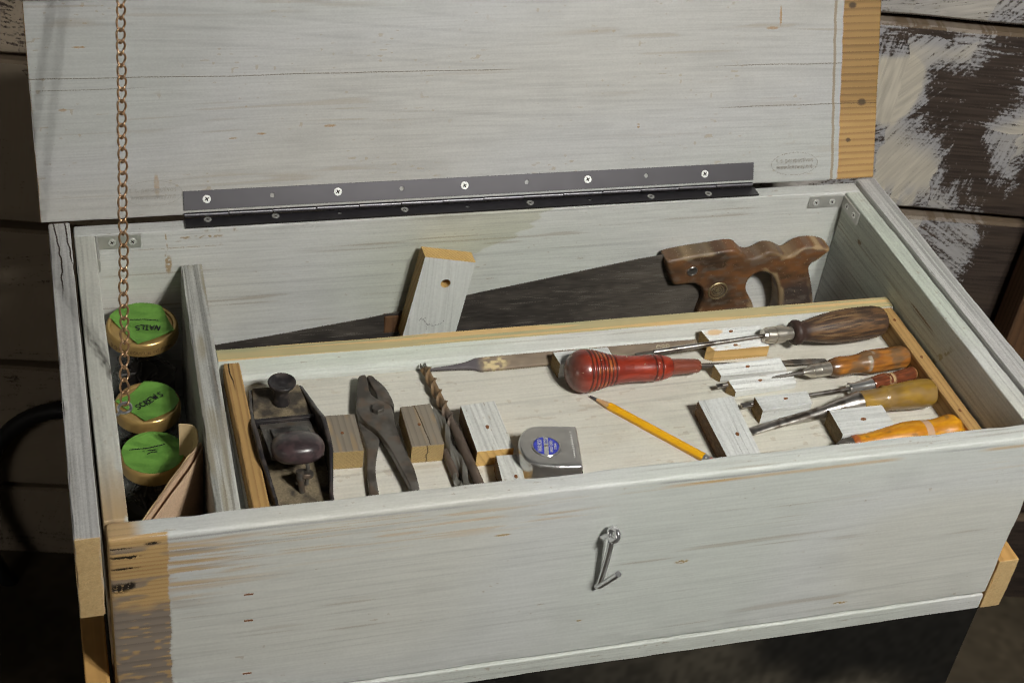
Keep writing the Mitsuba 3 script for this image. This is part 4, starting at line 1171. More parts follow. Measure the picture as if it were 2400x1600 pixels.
# ------------------------------------------------------------------ hand saw
saw = thing('hand_saw', 'rusty hand saw with worn brown wooden handle lying behind the tray', 'saw')
SY = 0.334
top = [(.5317, -.0523), (.5469, -.0495), (.5614, -.0476), (.5796, -.046), (.5925, -.0442), (.6046, -.0444), (.6110, -.0505), (.6160, -.0552), (.623, -.0563), (.6306, -.0538), (.6367, -.0493), (.644, -.0493), (.6519, -.0519), (.6605, -.0575),
       (.6662, -.0540), (.6746, -.0475), (.6853, -.0463), (.6958, -.0476), (.7065, -.0515)]
right = [(.7072, -.0545), (.7026, -.0593), (.6967, -.0655), (.6894, -.0696), (.6887, -.0757), (.6961, -.0919), (.7022, -.1083), (.7078, -.1281), (.7090, -.146), (.700, -.160), (.690, -.158), (.684, -.163), (.672, -.156), (.640, -.158), (.620, -.154), (.600, -.150), (.5860, -.1440)]
left = [(.5764, -.1263), (.5779, -.1132), (.5794, -.1029), (.5775, -.0939), (.572, -.0868), (.565, -.0831), (.5545, -.0838), (.5438, -.0839), (.5403, -.077), (.5352, -.0665), (.5309, -.0552)]
holep = [(.6414, -.1285), (.6375, -.1154), (.6301, -.1052), (.6248, -.0964), (.6236, -.0901), (.6252, -.0819), (.6312, -.0763), (.6391, -.0748), (.6485, -.0797), (.6552, -.0886), (.6602, -.0994), (.664, -.1103), (.6672, -.1287), (.660, -.140), (.648, -.139)]
outer = smooth_ring(top + right + left, it=1)
hp_ = outer.difference(smooth_ring(holep, it=2))
med = Point(0.5905, -0.0935).buffer(0.0066, quad_segs=10)
saw_m = frame((0, SY, 0), (1, 0, 0), (0, 0, 1))
obj('handle', moved(pillow(hp_, 0.0215, 0.0042, h=0.0014), saw_m), 'saw_handle_wood', saw)
by = lambda x: 0.334 + (0.53 - x) * 0.0205
bt = [(.580, -.0470 - .004), (.5301, -.0531), (.5076, -.0563), (.407, -.0771), (.3377, -.0907), (.2704, -.105), (.2434, -.1098), (.152, -.1227), (.100, -.1290), (.092, -.1300), (.089, -.150)]
nt = 110
teeth = []
for i in range(nt):
    x = 0.089 + (0.60 - 0.089) * i / nt
    zb_ = -0.1600 - 0.0240 * i / nt
    teeth += [(x, zb_), (x + 0.003, zb_ - 0.0028)]
bp_ = Polygon(bt[::-1][:0] + [(0.610, -0.10)] + bt + teeth + [(0.605, -0.184)])
bm = flat(bp_.buffer(0), 0.0011)
bv = bm.vertices.copy()
yv = np.where(bv[:, 0] < 0.53, 0.3405 - 0.0 * bv[:, 0], 0.3405)
world = np.stack([bv[:, 0], np.interp(bv[:, 0], [0.09, 0.35, 0.53, 0.62], [0.3445, 0.3425, 0.3350, 0.3330]) - bv[:, 2], bv[:, 1]], 1)
bmw = trimesh.Trimesh(world, bm.faces, process=False)
for _ in range(1):
    bmw = bmw.subdivide_to_size(0.06)if False else bmw
trimesh.repair.fix_normals(bmw)
obj('blade', bmw, 'saw_steel', saw, smooth=20)
yf = SY - 0.01075
medal = lathe([(0, 0.0104), (0.5, 0.0104), (0.9, 0.0097), (0.9, 0.0088), (0.2, 0.0086), (0.2, 0.0068), (0.5, 0.0066), (0.5, 0.0058), (0.2, 0.0056), (0.2, 0.0046), (0.5, 0.0044), (0.5, 0.0036), (0.2, 0.0034), (0.2, 0.0024), (0.6, 0.0021), (0.6, 0.0)], (0.5925, yf + 0.0006, -0.0935), (0.5925, yf - 0.0012, -0.0935), n=36)
obj('medallion', medal, 'medallion_brass', saw)
obj('bolt', lathe([(0, 0.0056), (0.6, 0.0056), (1.0, 0.0050), (1.0, 0.0042), (0.55, 0.0040), (0.55, 0.0)], (0.5600, yf + 0.0006, -0.0668), (0.5600, yf - 0.0011, -0.0668), n=28), 'bright_steel', saw)

# ------------------------------------------------------------------ jars
cx_, tape_rot = None, None


def jar(cx, cy, zt, R, label, tape_poly, writing, text_m, print_text=None):
    k = thing('jar', label, 'jar', 'glass jars with green taped lids')
    zb = -H + 0.0006
    hh = zt - zb
    rb = R + 0.0006
    obj('glass', lathe([(0, 0.0), (0.0, rb * 0.86), (0.03, rb), (0.80, rb), (0.86, rb * 0.90), (0.89, R * 0.92), (0.985, R * 0.92)], (cx, cy, zb), (cx, cy, zt), n=40), 'jar_glass', k)
    obj('lid', lathe([(0, R * 0.90), (0.0, R * 0.985), (0.08, R), (0.72, R), (0.92, R * 0.975), (1.0, R * 0.93), (0.97, R * 0.86), (0.86, R * 0.83), (0.86, 0.0)], (cx, cy, zt - 0.0125), (cx, cy, zt), n=56), 'jar_gold', k)
    pile = []
    rg = np.random.default_rng(int(cx * 1e5) + int(cy * 1e4))
    for _ in range(150):
        a, q, z = rg.uniform(0, 6.28), R * 0.72 * math.sqrt(rg.uniform()), zb + 0.004 + hh * 0.56 * rg.uniform(0.2, 1.05)
        c = np.array([cx + q * math.cos(a), cy + q * math.sin(a), z])
        d = rg.normal(size=3); d[2] *= 0.4; d /= np.linalg.norm(d)
        pile.append(tube([c - d * 0.008, c + d * 0.008], 0.0013, n=5))
    core = lathe([(0, 0), (0, R * 0.80), (0.05, R * 0.88), (0.92, R * 0.86), (1.0, R * 0.70), (0.97, R * 0.35), (1.0, 0)], (cx, cy, zb + 0.002), (cx, cy, zb + hh * 0.56), n=28)[0]
    obj('contents', trimesh.util.concatenate(pile + [core]), 'jar_contents', k, kind='stuff')
    disc = Point(0, 0).buffer(R * 0.95, quad_segs=16)
    tp = Polygon(tape_poly).intersection(disc)
    ztop = zt - 0.0125 + 0.0125 * 0.98
    tm = flat(tp, 0.00025)
    tm = tm.subdivide_to_size(0.003)
    v = tm.vertices.copy()
    rr = np.linalg.norm(v[:, :2], axis=1)
    v[:, 2] += np.where(rr > 0.84 * R, 0.0005, -0.0010 + 0.0015 * np.clip(rr / (0.84 * R), 0, 1) ** 6) + 0.0004 * (meshkit.fbm(np.column_stack([v[:, 0] * 160, v[:, 1] * 160, v[:, 2] * 0]), 2, 3) - 0.5)
    tm = trimesh.Trimesh(v + [cx, cy, ztop + 0.0002], tm.faces, process=False)
    obj('tape_label', tm, 'green_tape', k, smooth=30)
    if writing is not None:
        wm = flat(writing, 0.0001)
        wm.apply_translation([cx, cy, ztop + 0.00045])
        obj('tape_label__writing', wm, 'ink', k, smooth=False)
    if print_text:
        tmm = meshkit.text_mesh(print_text, 0.0042, 0.0002)
        tmm = tmm.subdivide_to_size(0.002)
        v = tmm.vertices.copy()
        ang = -math.pi / 2 - math.radians(8) + (v[:, 0] - v[:, 0].mean()) / R
        rad = R + 0.0001 + v[:, 2]
        zz = zt - 0.0095 + v[:, 1]
        obj('lid__lettering', trimesh.Trimesh(np.column_stack([cx + rad * np.cos(ang), cy + rad * np.sin(ang), zz]), tmm.faces, process=False), 'lid_print', k, smooth=False)
    return k


def placed(poly, rot, dx, dy):
    return shapely.affinity.translate(shapely.affinity.rotate(poly, rot, origin=(0, 0)), dx, dy)


wr, wl = hand_text('NAILS', 0.0062, 0.0009, gap=0.24, seed=3)
w1 = shapely.union_all([placed(shapely.affinity.translate(wr, -wl / 2, 0), 174, 0.0040, -0.0030), placed(strokes([[(-0.012, 0.0), (0, 0.0007), (0.012, -0.0006)]], 0.0008), -8, 0.0025, 0.0052)])
jar(0.0340, 0.3085, -0.070, 0.0312, 'jar with nails written upside down on its green tape, farthest from the front board',
    [(-0.0285, 0.016), (0.004, 0.04), (0.0175, 0.03), (0.0265, -0.013), (-0.006, -0.0285), (-0.014, -0.012)], w1, None, 'a good source of fiber')
wr, wl = hand_text('SCREWS', 0.0058, 0.0009, gap=0.26, seed=8)
w2 = placed(shapely.affinity.translate(wr, -wl / 2, -0.003), 32, 0.0018, 0.0018)
jar(0.0300, 0.2155, -0.080, 0.0272, 'jar with screws written on its green tape, middle one of the row',
    [(-0.0262, 0.004), (-0.012, 0.013), (0.003, 0.03), (0.02, 0.026), (0.026, -0.002), (0.020, -0.013), (-0.004, -0.0245), (-0.010, -0.015)], w2, None)
w3 = shapely.union_all([strokes([[(-0.018, 0.006), (-0.004, 0.0058), (0.010, 0.0085)]], 0.0009), strokes([[(-0.0075, 0.0024), (-0.0071, 0.0024)], [(-0.004, 0.0030), (0.0025, 0.0030)], [(-0.0045, -0.001), (-0.0005, 0.001), (0.003, 0.0005)]], 0.0009)])
jar(0.0290, 0.1560, -0.083, 0.0262, 'jar with a plain line drawn on its green tape, beside the folded sandpaper',
    [(-0.0255, 0.010), (-0.018, 0.022), (0.0, 0.0255), (0.024, 0.018), (0.0262, -0.006), (0.014, -0.026), (-0.008, -0.0245), (-0.0225, -0.014)], w3, None)

# ------------------------------------------------------------------ folded sandpaper
sand = thing('sandpaper', 'folded tan sandpaper sheets standing on edge between jars and divider', 'sandpaper')


def sheet(path, z0, z1, t, lean=(0, 0), ragged=0.0, seed=1):
    P = np.array(path, float)
    tt = np.concatenate([[0], np.cumsum(np.linalg.norm(np.diff(P, axis=0), axis=1))])
    Q = PchipInterpolator(tt, P)(np.linspace(0, tt[-1], 60))
    line = LineString(Q)
    poly = line.buffer(t / 2, cap_style='flat')
    m = trimesh.creation.extrude_polygon(poly, z1 - z0, engine='earcut')
    v = m.vertices.copy()
    f = v[:, 2] / (z1 - z0)
    v[:, 0] += lean[0] * f; v[:, 1] += lean[1] * f
    v[:, 2] += z0 + f * ragged * (meshkit.fbm(np.column_stack([v[:, 0] * 120, v[:, 1] * 120, v[:, 2] * 0]), 2, seed) - 0.5)
    return trimesh.Trimesh(v, m.faces, process=False)


obj('sheet', sheet([(0.0492, 0.1500), (0.0545, 0.1490), (0.0598, 0.1470), (0.0625, 0.1390), (0.0618, 0.1280), (0.0500, 0.1085), (0.0385, 0.0905), (0.0260, 0.0705), (0.0100, 0.0440)], -0.186, -0.0500, 0.0008, ragged=0.003), 'sand_paper_back', sand)
obj('sheet', sheet([(0.0640, 0.1270), (0.0515, 0.1075), (0.0400, 0.0895), (0.0275, 0.0695), (0.0115, 0.0425)], -0.186, -0.0500, 0.0013, ragged=0.003, seed=5), 'sand_grit', sand)
obj('sheet', sheet([(0.0645, 0.1235), (0.0560, 0.1055), (0.0450, 0.0870), (0.0320, 0.0670), (0.0150, 0.0405)], -0.186, -0.0520, 0.0011, ragged=0.003, seed=9), 'sand_grit', sand)

# ------------------------------------------------------------------ block plane
def boat(mesh):
    uv = None
    if isinstance(mesh, tuple):
        mesh, uv = mesh
    v = mesh.vertices.copy()
    sc = np.interp(v[:, 1], [0.03, 0.055, 0.09, 0.13, 0.165, 0.196], [0.0205, 0.0215, 0.0270, 0.0280, 0.0250, 0.0208]) / 0.0268
    v[:, 0] = 0.1328 + (v[:, 0] - 0.1328) * sc
    m = trimesh.Trimesh(v, mesh.faces, process=False)
    return m if uv is None else (m, uv)


plane = thing('block_plane', 'old black iron block plane with round front knob, left end of the tray', 'plane')
obj('sole', boat(rbox((0.1068, 0.028, ZF + 0.0003), (0.1590, 0.1955, ZF + 0.0042), b=0.0006, res=0.01)), 'plane_dust', plane)
obj('toe_platform', boat(rbox((0.1085, 0.1500, ZF + 0.0043), (0.1572, 0.1930, ZF + 0.0082), b=0.0009, res=0.008)), 'plane_dust', plane)
obj('throat_bridge', rbox((0.1085, 0.1470, ZF + 0.0043), (0.1572, 0.1508, ZF + 0.0118), b=0.0006, res=0.01), 'plane_iron', plane)
ck = smooth_ring([(0.1965, 0.000), (0.1960, 0.0050), (0.185, 0.0080), (0.165, 0.0125), (0.145, 0.0195), (0.130, 0.0262), (0.112, 0.0290), (0.092, 0.0285), (0.075, 0.0235), (0.058, 0.0150), (0.040, 0.0120), (0.028, 0.0110), (0.0275, 0.000)], it=2)
for x in (0.1062, 0.1596):
    obj('cheek', boat(moved(pillow(ck, 0.0036, 0.0011, h=0.0025), frame((x, 0, ZF + 0.0003), (0, 1, 0), (0, 0, 1)))), 'plane_iron', plane)
kb = np.array([0.1342, 0.1715, ZF + 0.0082])
obj('front_knob', lathe([(0, 0), (0, 0.0066), (0.10, 0.0068), (0.28, 0.0060), (0.50, 0.0056), (0.70, 0.0066), (0.86, 0.0100), (0.94, 0.0113), (1.0, 0.0115), (1.03, 0.0108), (1.0, 0.0095), (0.94, 0.0075), (0.90, 0.004), (0.93, 0.002), (0.93, 0.0)], kb, kb + [0, 0, 0.0225], n=36, hard=80), 'plane_iron', plane)
iron = rbox((-0.0205, -0.028, -0.0012), (0.0205, 0.042, 0.0012), b=0.0004, res=0.02)
im = np.eye(4); a = math.radians(-18)
im[:3, 1] = [0, math.cos(a), math.sin(a)]; im[:3, 2] = [0, -math.sin(a), math.cos(a)]; im[:3, 3] = [0.1332, 0.1120, ZF + 0.0185]
obj('blade', moved(iron, im), 'old_steel', plane)
cap = trimesh.creation.icosphere(subdivisions=4, radius=1.0)
v = cap.vertices
q = np.sign(v) * np.abs(v) ** 0.84
q = q / (np.abs(q) ** 3.0).sum(1, keepdims=True) ** (1 / 3.0) if False else q
q = q * [0.0205, 0.0210, 0.0112]
cap = trimesh.Trimesh(q, cap.faces, process=False)
im[:3, 3] = [0.1335, 0.0900, ZF + 0.0325]
a = math.radians(-24)
im[:3, 1] = [0, math.cos(a), math.sin(a)]; im[:3, 2] = [0, -math.sin(a), math.cos(a)]
obj('lever_cap', moved(cap, im), 'plane_cap', plane, smooth=True)
obj('cap_front', moved(rbox((-0.0150, -0.020, -0.0015), (0.0150, 0.020, 0.0022), b=0.0015, res=0.006), frame((0.1335, 0.1135, ZF + 0.0228), (1, 0, 0), (0, math.cos(a), -math.sin(-a)))), 'plane_iron', plane)
obj('adjuster__post', lathe([(0, 0), (0, 0.0026), (0.6, 0.0026), (0.62, 0.0033), (1, 0.0030), (1, 0)], (0.1345, 0.0700, ZF + 0.0042), (0.1325, 0.0730, ZF + 0.0240), n=16), 'old_steel', plane)
obj('adjuster__wheel', lathe([(0, 0), (0, 0.0056), (0.2, 0.0060), (0.8, 0.0060), (1, 0.0056), (1, 0)], (0.1375, 0.0735, ZF + 0.0172), (0.1378, 0.0745, ZF + 0.0205), n=24), 'old_steel', plane)
obj('adjuster__lever', tube([(0.1390, 0.0760, ZF + 0.0060), (0.1395, 0.0770, ZF + 0.0230), (0.1392, 0.0800, ZF + 0.0280)], 0.0016, n=10), 'old_steel', plane)

# ------------------------------------------------------------------ pliers
pli = thing('slip_joint_pliers', 'dark rusty slip joint pliers lying between two grey brown blocks', 'pliers')
h1 = [(0.2020, 0.1922), (0.2054, 0.1945), (0.2094, 0.1943), (0.2092, 0.1858), (0.2076, 0.1709), (0.2108, 0.1644), (0.2143, 0.1604), (0.2202, 0.1554), (0.2228, 0.1492), (0.2208, 0.1309), (0.2212, 0.1026), (0.2245, 0.0801), (0.2243, 0.0652), (0.2230, 0.0440), (0.2190, 0.0340), (0.2150, 0.0360),
      (0.2164, 0.0542), (0.2160, 0.0622), (0.2139, 0.0763), (0.2099, 0.1031), (0.2049, 0.1229), (0.1960, 0.1355), (0.1929, 0.1452), (0.1929, 0.1534), (0.1947, 0.1613), (0.1992, 0.1810)]
h2 = [(0.2126, 0.1584), (0.2200, 0.1500), (0.2226, 0.1440), (0.2131, 0.1388), (0.2057, 0.1330), (0.2068, 0.1203), (0.2033, 0.1118), (0.1966, 0.0908), (0.1938, 0.0751), (0.1925, 0.0560), (0.1915, 0.0400), (0.1880, 0.0330), (0.1840, 0.0350), (0.1850, 0.0560), (0.1869, 0.0740), (0.1892, 0.0908),
      (0.1933, 0.1055), (0.1928, 0.1201), (0.1927, 0.1349), (0.1936, 0.1486), (0.2000, 0.1580)]
jr = [(0.2098, 0.1937), (0.2147, 0.1930), (0.2161, 0.1885), (0.2213, 0.1792), (0.2235, 0.1705), (0.2247, 0.1596), (0.2246, 0.1501), (0.2210, 0.1553), (0.2144, 0.1610), (0.2129, 0.1624), (0.2136, 0.1688), (0.2106, 0.1868)]
fl_ = frame((0, 0, ZF + 0.0074), (1, 0, 0), (0, 1, 0))
obj('upper_half', moved(pillow(smooth_ring(h1, it=1), 0.0068, 0.0011, h=0.0014), frame((0, 0, ZF + 0.0082), (1, 0, 0), (0, 1, 0)))[0], 'old_steel', pli)
obj('lower_half', moved(pillow(smooth_ring(h2, it=1), 0.0055, 0.0011, h=0.0014), frame((0, 0, ZF + 0.0034), (1, 0, 0), (0, 1, 0)))[0], 'old_steel', pli)
obj('right_jaw', moved(pillow(smooth_ring(jr, it=1).buffer(0.0003), 0.0104, 0.0010, h=0.0013), frame((0, 0, ZF + 0.0058), (1, 0, 0), (0, 1, 0)))[0], 'old_steel', pli)
nut = Polygon([(0.0057 * math.cos(a), 0.0057 * math.sin(a)) for a in np.linspace(0.3, 0.3 + 2 * np.pi, 6, endpoint=False)])
obj('pivot_bolt', moved(pillow(nut, 0.0062, 0.0009, h=0.0008), frame((0.2100, 0.1475, ZF + 0.0128), (1, 0, 0), (0, 1, 0)))[0], 'old_steel', pli, label='worn reddish pivot bolt')

# ------------------------------------------------------------------ drill bits
aug = thing('auger_bit', 'long rusty auger bit with open spiral beside the white block', 'auger bit')
P0, P1, P2 = np.array([0.2634, 0.2020, ZF + 0.0062]), np.array([0.2690, 0.1190, ZF + 0.0080]), np.array([0.2738, 0.0300, ZF + 0.0068])
n = 150
tp_ = np.linspace(0, 1, n)
path = P0 + (P1 - P0) * tp_[:, None]
sec = [(0.0050 * math.cos(a), 0.0014 * math.sin(a)) for a in np.linspace(0, 2 * np.pi, 14, endpoint=False)]
obj('spiral', sweep(sec, path, twist=lambda k: k / n * 2 * np.pi * 2.7), 'auger_steel', aug, smooth=50)
obj('core', lathe([(0, 0.0015), (0.02, 0.0026), (1, 0.0030)], P0, P1, n=14), 'auger_steel', aug)
obj('lead_tip', lathe([(0, 0.0), (1, 0.0016)], P0 + np.array([0.0010, 0.0075, 0.0015]), P0, n=12), 'old_steel', aug)
obj('spur', tube([P0 + [-0.0036, -0.001, 0.001], P0 + [-0.0040, 0.002, 0.0015], P0 + [-0.0036, 0.0045, 0.0016]], [0.0013, 0.0010, 0.0003], n=8), 'old_steel', aug)
obj('shank', lathe([(0, 0), (0, 0.0034), (0.10, 0.0042), (1, 0.0042), (1, 0)], P1 + (P0 - P1) * 0.06, P2, n=20), 'auger_steel', aug)


def twist_drill(name, label, A, B, r, turns, shank):
    k = thing(name, label, 'drill bit')
    A, B = np.array(A, float), np.array(B, float)
    n = 160
    a = np.linspace(0, 2 * np.pi, 40, endpoint=False)
    k2 = np.abs(np.cos(a))
    rad = r * np.where(k2 < 0.50, 1.0, 1 - 0.66 * np.clip((k2 - 0.50) / 0.22, 0, 1) ** 0.8)
    sec = np.stack([rad * np.cos(a), rad * np.sin(a)], 1)
    path = A + (B - A) * np.linspace(0, 1 - shank, n)[:, None]
    obj('flutes', sweep(sec, path, twist=lambda q: 0.6 + q / n * 2 * np.pi * turns, scale=lambda q: min(1, 0.15 + q / 9)), 'drill_steel', k, smooth=22)
    if shank > 0:
        obj('shank', lathe([(0, 0), (0, r * 0.9), (1, r * 0.9), (1, 0)], A + (B - A) * (1 - shank - 0.01), B, n=20), 'auger_steel', k)


twist_drill('twist_drill', 'dark steel twist drill with wide flutes lying under the auger bit', (0.2590, 0.1520, ZF + 0.0048), (0.2662, 0.0250, ZF + 0.0050), 0.0050, 1.35, 0.0)
twist_drill('twist_drill', 'thin brown twist drill with smooth shank by the cracked block', (0.2588, 0.0250, ZF + 0.0038), (0.2560, 0.0990, ZF + 0.0038), 0.0036, 1.4, 0.40)

# ------------------------------------------------------------------ tape measure
tm_ = thing('tape_measure', 'chrome pocket tape measure with a round blue label', 'tape measure')
tp = smooth_ring([(0.3596, 0.0868), (0.3603, 0.0862), (0.3606, 0.0840), (0.3520, 0.0400), (0.3513, 0.0390), (0.3350, 0.0407), (0.3191, 0.0445), (0.3135, 0.0475), (0.3098, 0.0518), (0.3074, 0.0571), (0.3065, 0.0643), (0.3074, 0.0727), (0.3096, 0.0788), (0.3133, 0.0848), (0.3174, 0.0886), (0.3222, 0.0912), (0.3265, 0.0920), (0.3450, 0.0893)], it=2)
obj('case', moved(pillow(tp, 0.0290, 0.0021, h=0.0016), frame((0, 0, ZF + 0.0148), (1, 0, 0), (0, 1, 0))), 'tape_chrome', tm_)
zt = ZF + 0.0293
LC = np.array([0.3287, 0.0661])
obj('label_rim', lathe([(0, 0.0121), (0.5, 0.0121), (1.0, 0.0113), (1.0, 0.0107), (0.4, 0.0104), (0.4, 0)], (LC[0], LC[1], zt - 0.0004), (LC[0], LC[1], zt + 0.0009), n=44), 'tape_chrome', tm_)
lab = Point(0, 0).buffer(0.0102, quad_segs=16)
bd = shapely.affinity.rotate(shapely.box(-0.0019, -0.012, 0.0019, 0.012), 0)
ROT = -70.0 + 90.0                                        # the lettering runs up the disc
Rm = frame((LC[0], LC[1], zt + 0.0004), (math.cos(math.radians(76)), math.sin(math.radians(76)), 0), (-math.sin(math.radians(76)), math.cos(math.radians(76)), 0))
obj('label', moved(flat(lab.difference(shapely.box(-0.02, -0.0019, 0.02, 0.0019)), 0.00025), Rm), 'label_blue', tm_, smooth=False)
obj('label__band', moved(flat(lab.intersection(shapely.box(-0.02, -0.00185, 0.02, 0.00185)), 0.0002), Rm), 'label_silver', tm_, smooth=False)
for txt, hgt, wid, yy in (('WALSCO', 0.0034, 0.0140, 0.0036), ('MILFORD', 0.0023, 0.0135, -0.0052), ('CONN', 0.0019, 0.0070, -0.0082)):
    g = meshkit.text_mesh(txt, hgt, 0.00015, bold=True); g.apply_scale([wid / g.extents[0], 1, 1]); g.apply_translation([-g.bounds.mean(0)[0], yy, 0.00028])
    obj('label__lettering', moved(g, Rm), 'bright_print', tm_, smooth=False)
g = meshkit.text_mesh('RULE', 0.0020, 0.00015, bold=True); g.apply_scale([0.0052 / g.extents[0], 1, 1]); g.apply_translation([0.0028, -0.0010, 0.00022])
obj('label__lettering', moved(g, Rm), 'label_blue', tm_, smooth=False)
obj('rivet', lathe([(0, 0.0016), (0.5, 0.0016), (1, 0.0008), (1, 0)], (LC[0], LC[1], zt + 0.0003), (LC[0], LC[1], zt + 0.0014), n=16), 'nickel', tm_)
rg = np.random.default_rng(4)
marks = []
for i in range(15):
    f = i / 14
    if rg.uniform() < 0.12:
        continue
    c = np.array([0.3536, 0.0802]) * (1 - f) + np.array([0.3482, 0.0508]) * f
    w, h = rg.uniform(0.0006, 0.0011), rg.uniform(0.0008, 0.0020)
    b = shapely.affinity.rotate(shapely.box(c[0] - h / 2, c[1] - w / 2, c[0] + h / 2, c[1] + w / 2), -10)
    marks.append(flat(b, 0.0002))
mk = trimesh.util.concatenate(marks); mk.apply_translation([0, 0, zt])
obj('stamped_lettering', mk, 'bright_print', tm_, smooth=False)
obj('mouth', rbox((0.3500, 0.0398, ZF + 0.0010), (0.3528, 0.0440, ZF + 0.0225), b=0.0004, res=0.01), 'gap_dark', tm_)
obj('hook', rbox((0.3519, 0.0405, ZF + 0.0020), (0.3532, 0.0450, ZF + 0.0190), b=0.0004, res=0.01), 'chrome', tm_)

# ------------------------------------------------------------------ pencil
pen = thing('pencil', 'sharpened yellow pencil lying slantwise on the tray floor', 'pencil')
A, B = np.array([0.3975, 0.1515, ZF + 0.0020]), np.array([0.4685, 0.0605, ZF + 0.0036])
u_ = (B - A) / np.linalg.norm(B - A); L = np.linalg.norm(B - A)
hexf = lambda t, a: 1.0 / np.cos((a + 0.2) % (np.pi / 3) - np.pi / 6) * 0.93
s1, s2 = 0.0072 / L, 0.0195 / L
obj('lead', lathe([(0, 0.0003), (0.03, 0.0006), (1, 0.0013)], A, A + u_ * 0.0072, n=14), 'graphite', pen)
obj('cone', lathe([(0, 0.0013), (1, 0.0034)], A + u_ * 0.0072, A + u_ * 0.0205, n=24), 'pencil_wood', pen)
obj('shaft', (lambda r_: (r_[0], r_[1]))(lathe([(0, 0.0032), (0.012, 0.0035), (1, 0.0035)], A + u_ * 0.0195, B, n=36, flute=hexf)), 'pencil_paint', pen)
obj('ferrule', lathe([(0, 0.0034), (0.3, 0.0034), (0.35, 0.0031), (0.45, 0.0034), (0.6, 0.0031), (0.7, 0.0034), (1, 0.0034)], B, B + u_ * 0.0055, n=20), 'tape_chrome', pen)
obj('eraser', lathe([(0, 0.0031), (0.8, 0.0031), (1, 0.0024), (1, 0)], B + u_ * 0.0055, B + u_ * 0.0090, n=20), 'eraser', pen)

# ------------------------------------------------------------------ flat file with tang
fil = thing('flat_file', 'old brown flat file with a bare tang along the back rail', 'file')
fp = Polygon([(0.2655, 0.2022), (0.2665, 0.2036), (0.285, 0.2050), (0.300, 0.2075), (0.3085, 0.2110), (0.3125, 0.2112), (0.345, 0.2115), (0.517, 0.2110), (0.517, 0.1995), (0.3400, 0.1962), (0.3120, 0.1962), (0.3070, 0.1990), (0.298, 0.2005), (0.282, 0.2015)])
fm = pillow(fp, 0.0028, 0.0006, h=0.002)[0]
v = fm.vertices.copy()
v[:, 2] += ZF + 0.0022 + np.clip((v[:, 1] - 0.1965) / 0.0145, -0.1, 1) * 0.0055 + np.clip((v[:, 1] - 0.2085) / 0.003, 0, 1) * 0.0002
v[:, 1] = 0.1965 + (v[:, 1] - 0.1965) * 0.70
obj('body', trimesh.Trimesh(v, fm.faces, process=False), 'file_steel', fil, smooth=35)
g = meshkit.text_mesh('CSR', 0.0050, 0.0002, bold=True); g.apply_translation([0.4760, 0, 0])
obj('stamped_lettering', moved(g, frame((0, 0.1996, ZF + 0.00555), (1, 0, 0), (0, 0.0102, 0.0055))), 'file_stamp', fil, smooth=False)

# ------------------------------------------------------------------ screwdrivers and chisel
# dark wood handle
k = thing('screwdriver', 'large screwdriver with dark brown wooden handle nearest the back rail', 'screwdriver')
A, B = np.array([0.6015, 0.1895, ZF + 0.0210]), np.array([0.7035, 0.2010, ZF + 0.0172])
obj('handle', lathe([(0, 0), (0, 0.0080), (0.012, 0.0105), (0.035, 0.0118), (0.065, 0.0114), (0.090, 0.0098), (0.115, 0.0092), (0.20, 0.0108), (0.33, 0.0134), (0.48, 0.0152), (0.62, 0.0158), (0.78, 0.0156), (0.88, 0.0150), (0.95, 0.0132), (0.985, 0.0096), (1, 0.0045), (1, 0)], A, B, n=44, amp=0.0004, seed=3, hard=60), 'dark_handle_wood', k)
F0, F1 = np.array([0.5725, 0.1888, ZF + 0.0212]), A
obj('ferrule', lathe([(0, 0), (0, 0.0058), (0.10, 0.0064), (0.12, 0.0074), (0.36, 0.0077), (0.37, 0.0070), (0.40, 0.0070), (0.41, 0.0079), (0.66, 0.0080), (0.68, 0.0072), (0.74, 0.0072), (0.76, 0.0062), (1, 0.0058)], F0, F1, n=36), 'nickel', k)
S0 = np.array([0.4660, 0.1845, ZF + 0.0165])
obj('shaft', lathe([(0, 0), (0, 0.0024), (0.35, 0.0027), (0.55, 0.0021), (1, 0.0019)], S0, F0, n=18), 'bright_steel', k)
bl = Polygon([(0, -0.0024), (0.006, -0.0026), (0.018, -0.0022), (0.018, 0.0022), (0.006, 0.0026), (0, 0.0024)])
d_ = (S0 - F0) / np.linalg.norm(S0 - F0)
obj('tip', moved(pillow(bl, 0.0016, 0.0005, h=0.0012), frame(S0 - d_ * 0.001, d_, np.cross([0, 0, 1], d_))), 'old_steel', k)

# red handle
k = thing('screwdriver', 'fat screwdriver with glossy red ball ended handle in mid tray', 'screwdriver')
A, B = np.array([0.3776, 0.1660, ZF + 0.0190]), np.array([0.5040, 0.1665, ZF + 0.0118])
base = [(0, 0), (0.004, 0.0045), (0.012, 0.0085), (0.028, 0.0123), (0.050, 0.0154), (0.080, 0.0176), (0.115, 0.0187), (0.150, 0.0189), (0.185, 0.0185), (0.225, 0.0174), (0.275, 0.0155), (0.33, 0.0136), (0.40, 0.0122), (0.47, 0.0116), (0.54, 0.0116), (0.60, 0.0118), (0.64, 0.0118), (0.69, 0.0114), (0.735, 0.0103), (0.770, 0.0088), (0.776, 0.0078), (0.782, 0.0072), (0.86, 0.0069), (0.955, 0.0064), (0.985, 0.0059), (1, 0.0045), (1, 0)]
tb_ = np.array([b[0] for b in base]); rb_ = np.array([b[1] for b in base])
ts = np.unique(np.concatenate([tb_, np.linspace(0.13, 0.72, 190)]))
rr_ = np.interp(ts, tb_, rb_)
for g_ in GROOVES[:-1]:
    rr_ = rr_ - 0.0012 * np.exp(-((ts - g_) / 0.0062) ** 2)
prof = [(t, r) for t, r in zip(ts, rr_)]
prof[-1] = (1.0, 0.0045); prof.append((1.0, 0.0))
prof[0] = (0.0, 0.0)
